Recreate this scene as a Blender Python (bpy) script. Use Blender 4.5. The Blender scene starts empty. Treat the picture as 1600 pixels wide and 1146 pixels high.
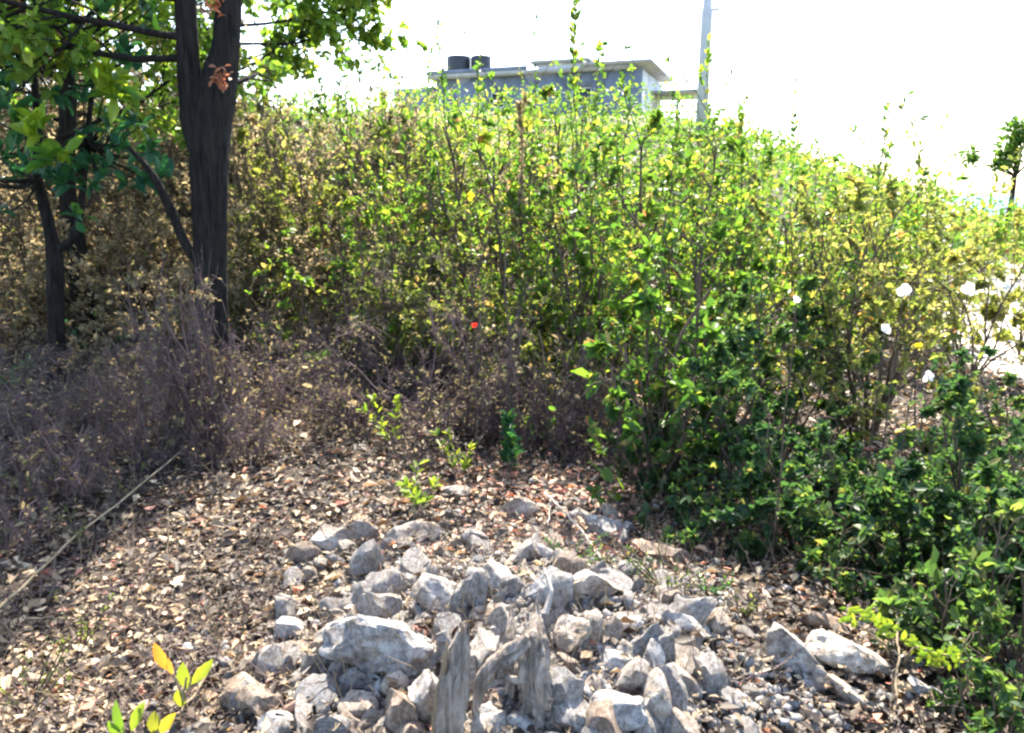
import bpy, math, random
import numpy as np
from mathutils import Vector, Matrix, Euler
R = math.radians
rng = np.random.default_rng(7)
random.seed(7)
sc = bpy.context.scene
C = sc.collection

# ------------------------------------------------------------------ camera, world, sun, exposure
FPX, W0, H0 = 1200.0, 1600.0, 1146.0
PITCH = R(12.6)
CAM = np.array([0.0, 0.0, 1.6])
cam = bpy.data.cameras.new('camera')
cam.sensor_fit = 'HORIZONTAL'; cam.sensor_width = 36.0
cam.lens = 36.0*FPX/W0
cam.clip_start = 0.05; cam.clip_end = 8000
co = bpy.data.objects.new('camera', cam); C.objects.link(co)
co.location = CAM; co.rotation_euler = (R(90)-PITCH, 0, 0)
sc.camera = co

SUN_EL, SUN_AZ = R(50), R(4)          # azimuth measured from +Y towards +X
world = bpy.data.worlds.new('World'); sc.world = world; world.use_nodes = True
wn = world.node_tree; bgn = wn.nodes['Background']
sky = wn.nodes.new('ShaderNodeTexSky'); sky.sky_type = 'NISHITA'; sky.sun_disc = False
sky.sun_elevation = SUN_EL; sky.sun_rotation = SUN_AZ
sky.air_density = 1.0; sky.dust_density = 1.5; sky.ozone_density = 1.0
wn.links.new(sky.outputs[0], bgn.inputs[0]); bgn.inputs[1].default_value = 0.15
sl = bpy.data.lights.new('sun', 'SUN'); sl.energy = 4.6; sl.angle = R(0.5); sl.color = (1.0, 0.93, 0.80)
so = bpy.data.objects.new('sun', sl); C.objects.link(so)
so.rotation_euler = (R(90)-SUN_EL, 0, math.pi-SUN_AZ); so.location = (0, 0, 30)
sc.view_settings.view_transform = 'Standard'; sc.view_settings.look = 'None'
sc.view_settings.exposure = 2.15; sc.view_settings.gamma = 1
sc.cycles.max_bounces = 8; sc.cycles.transmission_bounces = 6; sc.cycles.diffuse_bounces = 4
sc.cycles.filter_width = 2.4
sc.cycles.use_denoising = True; sc.cycles.denoiser = 'OPENIMAGEDENOISE'; sc.cycles.denoising_input_passes = 'RGB_ALBEDO_NORMAL'

# ------------------------------------------------------------------ terrain and picking
_ns = [(rng.uniform(0, 6.28), rng.uniform(0, 6.28)) for _ in range(24)]
def wav(x, y, f, k0):
    s = 0
    for i in range(4):
        a, p = _ns[(k0+i) % 24]
        s = s + np.sin((x*math.cos(a)+y*math.sin(a))*f*(1+.37*i)+p*3)/(1+.3*i)
    return s*.4
def smooth(t):
    t = np.clip(t, 0, 1); return t*t*(3-2*t)
def H(x, y):
    x = np.asarray(x, float); y = np.asarray(y, float)
    r = np.hypot(x, y)
    z = 0.045*wav(x, y, 1.3, 0) + 0.018*wav(x, y, 4.5, 5) + 0.007*wav(x, y, 13, 9)
    z = z + 0.21*np.exp(-(((x-.08)/.75)**2+((y-2.5)/.62)**2))      # rubble mound
    z = z + 0.30*smooth((y-5)/6)*smooth((3-x)/6)
    hill = 4.5*smooth((y-10)/22)*smooth((16-x)/11)
    z = z + hill + smooth((y-9)/20)*.15*wav(x, y, .35, 12)
    z = z - 16*smooth((y-58)/60)
    return z
def ray(u, v):
    a = (u-W0/2)/FPX; b = -(v-H0/2)/FPX
    return np.array([a, math.cos(PITCH)+b*math.sin(PITCH), -math.sin(PITCH)+b*math.cos(PITCH)])
def G(u, v):                                   # the ground point the eye sees at that place
    d = ray(u, v); t = 0.8
    while t < 300:
        p = CAM+d*t
        if p[2] < H(p[0], p[1]): break
        t *= 1.004
    return p
def PX(u, v, Y):
    d = ray(u, v); return CAM+d*(Y/d[1])

# ------------------------------------------------------------------ object helpers
def tag(o, label=None, cat=None, group=None, kind=None):
    if label: o['label'] = label
    if cat: o['category'] = cat
    if group: o['group'] = group
    if kind: o['kind'] = kind
    return o
def empty(name, loc, label=None, cat=None, group=None, rz=0):
    o = bpy.data.objects.new(name, None); C.objects.link(o); o.location = loc; o.rotation_euler = (0, 0, rz)
    o.empty_display_size = .1
    return tag(o, label, cat, group)
def mesh_np(name, V, F, mat, parent=None, tint=None, smooth_=False, offset=None):
    """V (n,3); F list of (m,k) int arrays; tint list of (m,) floats matching F"""
    V = np.asarray(V, float)
    if offset is not None: V = V-np.asarray(offset)
    me = bpy.data.meshes.new(name)
    F = [np.asarray(f) for f in F if len(f)]
    me.vertices.add(len(V)); me.vertices.foreach_set('co', V.astype(np.float32).ravel())
    nl = sum(f.size for f in F); nf = sum(len(f) for f in F)
    me.loops.add(nl); me.loops.foreach_set('vertex_index', np.concatenate([f.ravel() for f in F]).astype(np.int32))
    me.polygons.add(nf)
    tot = np.concatenate([np.full(len(f), f.shape[1]) for f in F]).astype(np.int32)
    st = np.concatenate([[0], np.cumsum(tot)[:-1]]).astype(np.int32)
    me.polygons.foreach_set('loop_start', st); me.polygons.foreach_set('loop_total', tot)
    if smooth_: me.polygons.foreach_set('use_smooth', np.ones(nf, bool))
    me.update(calc_edges=True)
    if tint is not None:
        a = me.attributes.new('tint', 'FLOAT', 'FACE'); a.data.foreach_set('value', np.concatenate(tint).astype(np.float32))
    me.materials.append(mat)
    o = bpy.data.objects.new(name, me); C.objects.link(o)
    if parent: o.parent = parent
    return o
def unit(a):
    return a/np.maximum(np.linalg.norm(a, axis=-1, keepdims=True), 1e-9)
def rnd(*s): return rng.uniform(-1, 1, s)
def rdir(n): return unit(rng.normal(size=(n, 3)))

def tubes(P, Rr, sides=5):
    """P (M,K,3), Rr (M,K) -> verts, quads"""
    M, K = P.shape[:2]
    T = np.gradient(P, axis=1); T = unit(T)
    ref = np.where(np.abs(T[:, :1, 2:3]) > .8, np.array([1., 0, 0]), np.array([0, 0, 1.]))
    A = unit(np.cross(T, np.broadcast_to(ref, T.shape))); B = np.cross(T, A)
    ang = np.arange(sides)*2*math.pi/sides
    V = P[:, :, None]+Rr[:, :, None, None]*(A[:, :, None]*np.cos(ang)[:, None]+B[:, :, None]*np.sin(ang)[:, None])
    idx = np.arange(M*K*sides).reshape(M, K, sides)
    a = idx[:, :-1]; b = idx[:, 1:]
    F = np.stack([a, np.roll(a, -1, 2), np.roll(b, -1, 2), b], -1).reshape(-1, 4)
    return V.reshape(-1, 3), F
def joinvf(parts):
    Vs, Fs, o = [], {}, 0
    for V, F in parts:
        if len(V) == 0: continue
        Vs.append(V)
        for f in (F if isinstance(F, list) else [F]):
            Fs.setdefault(f.shape[1], []).append(f+o)
        o += len(V)
    return np.concatenate(Vs), [np.concatenate(x) for x in Fs.values()]

T4 = (np.array([[0, 0, 0], [.42, .5, .10], [1, 0, -.05], [.42, -.5, .10]]), np.array([[0, 1, 2], [0, 2, 3]]))
T6 = (np.array([[0, 0, 0], [.25, .40, .08], [.65, .44, .10], [1, 0, -.1], [.65, -.44, .10], [.25, -.40, .08]]),
      np.array([[0, 1, 2, 3], [0, 3, 4, 5]]))
T9 = (np.array([[0, 0, 0], [.3, 0, .02], [.65, 0, .0], [1, 0, -.14], [.22, .30, .09], [.52, .5, .12], [.82, .33, .03],
                [.22, -.30, .09], [.52, -.5, .12], [.82, -.33, .03]]),
      np.array([[0, 1, 4, 4], [1, 2, 5, 4], [2, 3, 6, 5], [0, 7, 1, 1], [1, 7, 8, 2], [2, 8, 9, 3]]))
def leaves(P, D, N, L, W, tmpl, curl=1.0):
    n = len(P)
    D = unit(D); X = unit(np.cross(N, D)); Z = np.cross(D, X)
    tv, tf = tmpl
    L = np.broadcast_to(L, n); W = np.broadcast_to(W, n); cu = np.broadcast_to(curl, n)
    V = (P[:, None]+D[:, None]*(tv[:, 0]*L[:, None])[..., None]+X[:, None]*(tv[:, 1]*W[:, None])[..., None]
         + Z[:, None]*(tv[:, 2]*(L*cu)[:, None])[..., None])
    F = (tf[None]+(np.arange(n)*len(tv))[:, None, None]).reshape(-1, tf.shape[1])
    if tmpl is T9:
        tri = F[:, 2] == F[:, 3]
        return V.reshape(-1, 3), [F[~tri], F[tri][:, :3]], [np.tile([0, 1, 1, 0, 1, 1], n).astype(bool)]
    return V.reshape(-1, 3), [F], None
def leaf_obj(name, parts, mat, parent, offset=None):
    """parts: list of (P,D,N,L,W,tmpl,curl,tint)"""
    Vs, Fs, ts, o = [], {}, {}, 0
    for P, D, N, L, W, tm, cu, t in parts:
        if len(P) == 0: continue
        V, F, _ = leaves(P, D, N, L, W, tm, cu)
        Vs.append(V)
        for f in F:
            per = len(f)//len(P)
            Fs.setdefault(f.shape[1], []).append(f+o); ts.setdefault(f.shape[1], []).append(np.repeat(t, per))
        o += len(V)
    ks = list(Fs)
    return mesh_np(name, np.concatenate(Vs), [np.concatenate(Fs[k]) for k in ks], mat, parent,
                   [np.concatenate(ts[k]) for k in ks], offset=offset)

# ------------------------------------------------------------------ materials
def ramp(nt, stops, inp, interp='LINEAR'):
    r = nt.nodes.new('ShaderNodeValToRGB'); r.color_ramp.interpolation = interp
    while len(r.color_ramp.elements) < len(stops): r.color_ramp.elements.new(.5)
    for e, (p, c) in zip(r.color_ramp.elements, stops): e.position = p; e.color = (*c, 1)
    nt.links.new(inp, r.inputs[0]); return r.outputs[0]
def mat_new(name):
    m = bpy.data.materials.new(name); m.use_nodes = True
    return m, m.node_tree, m.node_tree.nodes['Principled BSDF']
def tnoise(nt, scale, detail=4, rough=.6, coords=None, dist=0):
    n = nt.nodes.new('ShaderNodeTexNoise'); n.inputs['Scale'].default_value = scale
    n.inputs['Detail'].default_value = detail; n.inputs['Roughness'].default_value = rough; n.inputs['Distortion'].default_value = dist
    if coords is not None: nt.links.new(coords, n.inputs['Vector'])
    return n
def mixc(nt, fac, a, b, mode='MIX'):
    m = nt.nodes.new('ShaderNodeMix'); m.data_type = 'RGBA'; m.blend_type = mode
    for i, x in ((0, fac), (6, a), (7, b)):
        if hasattr(x, 'links') or isinstance(x, bpy.types.NodeSocket): nt.links.new(x, m.inputs[i])
        else: m.inputs[i].default_value = x if i == 0 else (*x, 1)
    return m.outputs[2]
def bump(nt, b, h, strength, dist=.02):
    n = nt.nodes.new('ShaderNodeBump'); n.inputs['Strength'].default_value = strength; n.inputs['Distance'].default_value = dist
    nt.links.new(h, n.inputs['Height']); nt.links.new(n.outputs[0], b.inputs['Normal'])
def leaf_mat(name, stops, trans=.58, boost=(1.5, 1.55, .75), rough=.45, spec=.4):
    m, nt, b = mat_new(name)
    at = nt.nodes.new('ShaderNodeAttribute'); at.attribute_name = 'tint'
    col = ramp(nt, stops, at.outputs['Fac'])
    nt.links.new(col, b.inputs['Base Color']); b.inputs['Roughness'].default_value = rough
    b.inputs['Specular IOR Level'].default_value = spec
    tr = nt.nodes.new('ShaderNodeBsdfTranslucent')
    nt.links.new(mixc(nt, 1.0, col, boost, 'MULTIPLY'), tr.inputs['Color'])
    mx = nt.nodes.new('ShaderNodeMixShader'); mx.inputs[0].default_value = trans
    nt.links.new(b.outputs[0], mx.inputs[1]); nt.links.new(tr.outputs[0], mx.inputs[2])
    nt.links.new(mx.outputs[0], nt.nodes['Material Output'].inputs['Surface'])
    return m
M = {}
M['green'] = leaf_mat('green_leaves', [(0, (.032, .078, .026)), (.3, (.055, .125, .028)), (.55, (.105, .19, .034)), (.72, (.175, .265, .042)), (.84, (.33, .32, .06)), (.93, (.27, .20, .12)), (1, (.30, .14, .07))])
M['dark'] = leaf_mat('dark_green_leaves', [(0, (.022, .058, .032)), (.5, (.045, .096, .040)), (.8, (.10, .165, .048)), (.93, (.20, .23, .07)), (1, (.24, .17, .09))])
M['olive'] = leaf_mat('olive_leaves', [(0, (.06, .085, .028)), (.4, (.13, .16, .05)), (.7, (.25, .255, .08)), (.9, (.42, .36, .17)), (1, (.34, .17, .07))])
M['dry'] = leaf_mat('dry_shrub_leaves', [(0, (.07, .058, .04)), (.35, (.16, .14, .085)), (.6, (.30, .25, .165)), (.8, (.40, .33, .21)), (.9, (.15, .20, .05)), (1, (.30, .17, .09))], trans=.5, boost=(1.5, 1.4, 1.15), rough=.7)
M['broad'] = leaf_mat('broad_glossy_leaves', [(0, (.020, .085, .055)), (.5, (.035, .12, .055)), (.8, (.12, .24, .04)), (1, (.30, .38, .04))], rough=.32, spec=.6)
M['lime'] = leaf_mat('lime_leaves', [(0, (.13, .24, .04)), (.6, (.26, .31, .04)), (.85, (.40, .30, .05)), (1, (.45, .19, .05))], boost=(1.4, 1.35, .6))
M['litter'] = leaf_mat('leaf_litter', [(0, (.03, .02, .015)), (.35, (.10, .066, .042)), (.58, (.25, .175, .10)), (.8, (.50, .38, .23)), (.94, (.64, .52, .36)), (1, (.40, .13, .08))], trans=.2, boost=(1.2, 1.0, .8), rough=.6)
M['rusty'] = leaf_mat('rusty_leaves', [(0, (.20, .09, .05)), (1, (.42, .21, .12))], boost=(1.4, 1.0, .8))
M['petal'] = leaf_mat('white_petals', [(0, (.75, .73, .72)), (1, (.85, .84, .82))], boost=(1, 1, 1))
M['redp'] = leaf_mat('red_petals', [(0, (.65, .03, .02)), (1, (.75, .06, .03))], boost=(1.2, 1, 1))
M['yelp'] = leaf_mat('yellow_petals', [(0, (.80, .55, .02)), (1, (.85, .65, .03))], boost=(1.1, 1.1, 1))

def bark(name, c0, c1, scale=14, zs=.25, bstr=.6):
    m, nt, b = mat_new(name)
    tc = nt.nodes.new('ShaderNodeTexCoord'); mp = nt.nodes.new('ShaderNodeMapping'); mp.inputs['Scale'].default_value = (1, 1, zs)
    nt.links.new(tc.outputs['Object'], mp.inputs[0])
    n = tnoise(nt, scale, 6, .65, mp.outputs[0], .4)
    nt.links.new(ramp(nt, [(.3, c0), (.7, c1)], n.outputs[0]), b.inputs['Base Color'])
    b.inputs['Roughness'].default_value = .9; b.inputs['Specular IOR Level'].default_value = .15; bump(nt, b, n.outputs[0], bstr, .03)
    return m
M['bark'] = bark('dark_trunk_bark', (.004, .0045, .005), (.040, .034, .030), 46, .13, 1)
M['stem'] = bark('shrub_stem_bark', (.05, .035, .025), (.16, .12, .09), 30)
M['twig'] = bark('dry_purple_twig_bark', (.032, .021, .023), (.25, .175, .165), 16)
M['tan'] = bark('tan_stick_bark', (.14, .10, .065), (.36, .28, .18), 12)
M['straw'] = bark('straw_coloured_stick', (.20, .15, .085), (.44, .35, .22), 12)
M['pale'] = bark('bleached_stick_bark', (.25, .22, .19), (.5, .45, .4), 18)
M['wood'] = bark('weathered_dead_wood', (.09, .07, .055), (.50, .42, .35), 42, .10, 1.0)

def rock_mat():
    m, nt, b = mat_new('pale_limestone')
    tc = nt.nodes.new('ShaderNodeTexCoord'); oi = nt.nodes.new('ShaderNodeObjectInfo')
    add = nt.nodes.new('ShaderNodeVectorMath'); add.operation = 'ADD'
    nt.links.new(tc.outputs['Object'], add.inputs[0]); nt.links.new(oi.outputs['Location'], add.inputs[1])
    n1 = tnoise(nt, 9, 6, .7, add.outputs[0]); n2 = tnoise(nt, 45, 5, .7, add.outputs[0], .5)
    vor = nt.nodes.new('ShaderNodeTexVoronoi'); vor.inputs['Scale'].default_value = 34; nt.links.new(add.outputs[0], vor.inputs['Vector'])
    base = ramp(nt, [(.3, (.28, .26, .245)), (.5, (.43, .395, .36)), (.7, (.60, .545, .47))], n1.outputs[0])
    spots = ramp(nt, [(.38, (.30, .29, .29)), (.56, (1, 1, 1))], n2.outputs[0])
    c = mixc(nt, .8, base, spots, 'MULTIPLY')
    pit = ramp(nt, [(.0, (.45, .42, .38)), (.25, (1, 1, 1))], vor.outputs['Distance'])
    c = mixc(nt, .55, c, pit, 'MULTIPLY')
    n0 = tnoise(nt, 5, 5, .65, add.outputs[0], .8); st_ = ramp(nt, [(.42, (.42, .33, .25)), (.55, (1, 1, 1))], n0.outputs[0]); c = mixc(nt, .75, c, st_, 'MULTIPLY')
    tv = ramp(nt, [(0, (.62, .67, .75)), (.3, (.85, .87, .90)), (.55, (1, 1, 1)), (.8, (1.0, .90, .77)), (1, (.82, .64, .50))], oi.outputs['Random'])
    c = mixc(nt, .8, c, tv, 'MULTIPLY')
    nt.links.new(c, b.inputs['Base Color']); b.inputs['Roughness'].default_value = .9
    mh = nt.nodes.new('ShaderNodeMath'); mh.operation = 'ADD'
    nt.links.new(n2.outputs[0], mh.inputs[0]); nt.links.new(pit, mh.inputs[1])
    bump(nt, b, mh.outputs[0], .7, .012)
    return m
M['rock'] = rock_mat()
def ground_mat():
    m, nt, b = mat_new('dry_soil')
    tc = nt.nodes.new('ShaderNodeTexCoord')
    n1 = tnoise(nt, .9, 5, .6, tc.outputs['Object']); n2 = tnoise(nt, 28, 6, .75, tc.outputs['Object'])
    n3 = tnoise(nt, .07, 3, .5, tc.outputs['Object'])
    c1 = ramp(nt, [(.3, (.022, .017, .014)), (.55, (.075, .055, .040)), (.8, (.22, .17, .12))], n2.outputs[0])
    c2 = ramp(nt, [(.35, (.75, .7, .68)), (.65, (1, 1, 1))], n1.outputs[0])
    c = mixc(nt, 1.0, c1, c2, 'MULTIPLY')
    sep = nt.nodes.new('ShaderNodeSeparateXYZ'); nt.links.new(tc.outputs['Object'], sep.inputs[0])
    mr = nt.nodes.new('ShaderNodeMapRange'); mr.inputs['From Min'].default_value = 12; mr.inputs['From Max'].default_value = 30
    nt.links.new(sep.outputs['Y'], mr.inputs['Value'])
    far = ramp(nt, [(.35, (.10, .12, .03)), (.6, (.22, .20, .08))], n1.outputs[0])
    c = mixc(nt, mr.outputs[0], c, far)
    nt.links.new(c, b.inputs['Base Color']); b.inputs['Roughness'].default_value = .95
    bump(nt, b, n2.outputs[0], .8, .03)
    return m
def simple(name, c0, c1, scale, rough=.9, bs=.2, bd=.01, metallic=0):
    m, nt, b = mat_new(name)
    tc = nt.nodes.new('ShaderNodeTexCoord')
    n = tnoise(nt, scale, 6, .65, tc.outputs['Object'])
    nt.links.new(ramp(nt, [(.3, c0), (.7, c1)], n.outputs[0]), b.inputs['Base Color'])
    b.inputs['Roughness'].default_value = rough; b.inputs['Metallic'].default_value = metallic
    bump(nt, b, n.outputs[0], bs, bd)
    return m

# ------------------------------------------------------------------ setting: ground, path, sea
def axis(n, lo, hi, k):
    t = np.linspace(-1, 1, n); s = np.sinh(t*k)/math.sinh(k)
    return np.where(s < 0, -s*lo, s*hi)
gx = axis(420, -140, 160, 4.2)
ty = np.linspace(0, 1, 460); gy = -3+ (135+3)*(np.sinh(ty*3.6)/math.sinh(3.6))
X, Y = np.meshgrid(gx, gy)
V = np.stack([X, Y, H(X, Y)], -1).reshape(-1, 3)
i = np.arange(len(gx)*len(gy)).reshape(len(gy), len(gx))
F = np.stack([i[:-1, :-1], i[:-1, 1:], i[1:, 1:], i[1:, :-1]], -1).reshape(-1, 4)
tag(mesh_np('ground', V, [F], ground_mat(), smooth_=True), kind='structure')
# pale sandy track behind the bushes on the right
ys = np.linspace(-3, 55, 190); ws = np.linspace(-1, 1, 14)
YY, WW = np.meshgrid(ys, ws, indexing='ij')
xc = 5.6+.35*np.maximum(YY-7, 0)+.16*np.minimum(YY-7, 0)+.12*np.sin(YY*.6)
XX = xc+WW*(1.25+.18*wav(YY, WW*3, 1.4, 3))
ZZ = H(XX, YY)+.03*(1-np.abs(WW)**6*1.6)
V = np.stack([XX, YY, ZZ], -1).reshape(-1, 3)
i = np.arange(XX.size).reshape(XX.shape)
F = np.stack([i[:-1, :-1], i[:-1, 1:], i[1:, 1:], i[1:, :-1]], -1).reshape(-1, 4)
tag(mesh_np('sandy_path', V, [F], simple('pale_sand', (.50, .44, .36), (.68, .61, .52), 6), smooth_=True), kind='structure')
V = np.array([[-5000, 70, -9], [5000, 70, -9], [5000, 7000, -9], [-5000, 7000, -9]], float)
mw = simple('sea_water', (.10, .24, .36), (.13, .29, .42), .05, .7, .3, .2); mw.node_tree.nodes['Principled BSDF'].inputs['Specular IOR Level'].default_value = .1
tag(mesh_np('sea', V, [np.array([[0, 1, 2, 3]])], mw), kind='structure')

# ------------------------------------------------------------------ box-built things: house, tank, pole
def box(x0, x1, y0, y1, z0, z1, bev=0):
    V = np.array([[x, y, z] for z in (z0, z1) for y in (y0, y1) for x in (x0, x1)], float)
    F = np.array([[0, 2, 3, 1], [4, 5, 7, 6], [0, 1, 5, 4], [2, 6, 7, 3], [0, 4, 6, 2], [1, 3, 7, 5]])
    return V, F
def boxes(name, bl, mat, parent):
    V, F = joinvf([box(*b) for b in bl]); return mesh_np(name, V, F, mat, parent)
M['wallblue'] = simple('grey_blue_render', (.11, .135, .19), (.20, .23, .30), 1.2)
M['wallwhite'] = simple('white_plaster', (.62, .62, .63), (.78, .78, .78), 1.5)
M['concrete'] = simple('weathered_concrete', (.26, .25, .24), (.42, .41, .40), 2.5)
M['glassdark'] = simple('dark_window_glass', (.02, .025, .03), (.04, .045, .05), 2, .15)
M['tankblack'] = simple('black_plastic', (.018, .02, .026), (.035, .04, .05), 3, .5)
hp = PX(1001, 165, 38)
hz = float(H(hp[0], hp[1]))-.3
house = empty('house', (hp[0], hp[1], hz), 'grey concrete house with flat roofs on the hill behind the bushes', 'house', rz=R(-20))
zt = 7.35-hz
def wall_with_holes(name, x0, x1, y, th, z0, z1, holes, mat, parent):
    bl = []; xs = sorted(holes)
    cx = x0
    for (a, b, c, d) in xs:
        if a > cx: bl.append((cx, a, y, y+th, z0, z1))
        bl.append((a, b, y, y+th, z0, c)); bl.append((a, b, y, y+th, d, z1)); cx = b
    bl.append((cx, x1, y, y+th, z0, z1))
    return boxes(name, bl, mat, parent)
hl = [(-7.6, -6.9, zt-1.5, zt-.75), (-3.4, -2.4, zt-1.6, zt-.7)]
wall_with_holes('front_wall', -10.6, 0, 0, .2, 0, zt, hl, M['wallblue'], house)
boxes('wall', [(-10.6, -10.4, .2, 6, 0, zt), (-10.4, -.2, 5.8, 6, 0, zt)], M['wallblue'], house)
hs = [(1.0, 1.6, zt-1.7, zt-.8), (3.2, 3.7, zt-1.9, zt-.9)]
bl = []; cy = .2
for a, b_, c, d in hs:
    bl += [(-.2, 0, cy, a, 0, zt), (-.2, 0, a, b_, 0, c), (-.2, 0, a, b_, d, zt)]; cy = b_
bl.append((-.2, 0, cy, 6, 0, zt))
boxes('side_wall', bl, M['wallwhite'], house)
boxes('roof', [(-10.9, -.3, -.35, 6.3, zt, zt+.18)], M['concrete'], house)
boxes('roof_slab', [(-2.8, .5, -.5, 6.5, zt+.2, zt+.34)], M['concrete'], house)
boxes('stair_tower', [(-5.2, -2.9, .3, 3.2, zt+.182, zt+.5)], M['wallwhite'], house)
boxes('tower_roof', [(-5.5, -2.6, 0, 3.5, zt+.502, zt+.64)], M['concrete'], house)
boxes('parapet', [(-10.9, -5.6, -.35, -.2, zt+.182, zt+.38)], M['wallblue'], house)
boxes('side_wing', [(-13.4, -10.602, .6, 5, 0, zt-.25)], M['wallblue'], house)
for a, b_, c, d in hl:
    w = boxes('window', [(a+.04, b_-.04, .10, .13, c+.04, d-.04)], M['glassdark'], house)
    boxes('frame', [(a, b_, .06, .15, c, c+.06), (a, b_, .06, .15, d-.06, d), (a, a+.06, .06, .15, c+.06, d-.06), (b_-.06, b_, .06, .15, c+.06, d-.06)], M['wallwhite'], w)
for a, b_, c, d in hs:
    w = boxes('window', [(-.13, -.10, a+.04, b_-.04, c+.04, d-.04)], M['glassdark'], house)
    boxes('frame', [(-.15, -.06, a, b_, c, c+.06), (-.15, -.06, a, b_, d-.06, d)], M['wallwhite'], w)
boxes('porch_post', [(.9, 1.02, 5.2, 5.32, 0, zt-.8)], M['wallwhite'], house)
boxes('porch_roof', [(0.01, 2.4, 2.6, 6, zt-.8, zt-.68)], M['concrete'], house)
boxes('terrace_rail', [(0.02, 2.4, 2.4, 2.46, zt-1.75, zt-1.69)]+[(.3+.4*k, .34+.4*k, 2.41, 2.45, zt-2.6, zt-1.75) for k in range(6)], M['wallwhite'], house)

def lathe(prof, n=20):
    prof = np.array(prof, float); a = np.arange(n)*2*math.pi/n
    V = np.stack([prof[:, 0, None]*np.cos(a), prof[:, 0, None]*np.sin(a), np.repeat(prof[:, 1, None], n, 1)], -1).reshape(-1, 3)
    i = np.arange(len(prof)*n).reshape(len(prof), n)
    F = np.stack([i[:-1], np.roll(i[:-1], -1, 1), np.roll(i[1:], -1, 1), i[1:]], -1).reshape(-1, 4)
    return V, F
tp = PX(741, 97, 43.5)
hm = Matrix.Translation(house.location) @ Euler((0, 0, R(-20))).to_matrix().to_4x4()
def on_roof(lx, ly, lz): return hm @ Vector((lx, ly, lz))
tl = on_roof(-9.75, 1.0, zt+.18)
tank = empty('water_tank', tl, 'squat black water tank standing on the house roof', 'water tank')
mesh_np('body', *[x if k == 0 else [x] for k, x in enumerate(lathe([(.02, .12), (.60, .12), (.62, .16), (.62, .98), (.60, 1.03), (.2, 1.06), (.02, 1.07)]))], M['tankblack'], tank, smooth_=True)
v, f = lathe([(.02, 1.05), (.2, 1.05), (.2, 1.1), (.02, 1.11)]); mesh_np('lid', v, [f], M['tankblack'], tank)
boxes('stand', [(-.6, .6, -.6, .6, 0, .118)], M['concrete'], tank)
tl2 = on_roof(-8.55, 1.1, zt+.18)
tank2 = empty('water_tank', tl2, 'second black tank to the right of the squat one on the house roof', 'water tank')
v, f = lathe([(.02, .0), (.50, .0), (.52, .05), (.52, .93), (.50, .99), (.02, 1.02)]); mesh_np('body', v, [f], M['tankblack'], tank2, smooth_=True)
v, f = lathe([(.02, .99), (.2, .99), (.2, 1.05), (.02, 1.07)]); mesh_np('lid', v, [f], M['tankblack'], tank2)

pp = PX(1097, 170, 25)
pz = float(H(pp[0], pp[1]))-.3
pole = empty('utility_pole', (pp[0], pp[1], pz), 'tall grey concrete utility pole rising beyond the bushes', 'utility pole')
v, f = lathe([(.02, 0), (.185, 0), (.17, 3.9), (.13, 4.0), (.105, 10.2), (.02, 10.25)], 14); mesh_np('shaft', v, [f], simple('pale_pole_concrete', (.42, .42, .43), (.58, .58, .58), 3), pole, smooth_=True)
boxes('bracket', [(.10, .34, -.03, .03, 3.9, 3.96), (.30, .34, -.03, .03, 3.96, 4.15)], M['concrete'], pole)

fp = PX(1311, 296, 75)
fb = empty('distant_building', (fp[0], fp[1], float(H(fp[0], fp[1]))-.5), 'tiny bluish tower like building far off on the horizon at right', 'building')
boxes('wall', [(-.45, .45, -.4, .4, 0, fp[2]-float(H(fp[0], fp[1]))+1.6)], M['wallblue'], fb)
boxes('roof', [(-.55, .55, -.5, .5, fp[2]-float(H(fp[0], fp[1]))+1.602, fp[2]-float(H(fp[0], fp[1]))+1.75)], M['concrete'], fb)

# ------------------------------------------------------------------ plants
def grow(O, D, L, K, wander=.25, lift=0.0):
    Mn = len(O); P = np.zeros((Mn, K, 3)); P[:, 0] = O; D = unit(D.copy())
    for k in range(1, K):
        D = unit(D+rnd(Mn, 3)*wander+np.array([0, 0, lift]))
        P[:, k] = P[:, k-1]+D*(L/(K-1))[:, None]
    return P
def branch_from(P, n, tmin=.25, tmax=1., outward=.9):
    """n children at random places on the polylines P"""
    Mn, K = P.shape[:2]
    w = np.linalg.norm(P[:, -1]-P[:, 0], axis=1); w = w/w.sum()
    m = rng.choice(Mn, n, p=w); t = rng.uniform(tmin, tmax, n)*(K-1)
    k = np.minimum(t.astype(int), K-2); fr = (t-k)[:, None]
    O = P[m, k]*(1-fr)+P[m, k+1]*fr; T = unit(P[m, k+1]-P[m, k])
    side = unit(np.cross(T, rdir(n)))
    return O, unit(T+side*outward), T, t/(K-1), m
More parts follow.
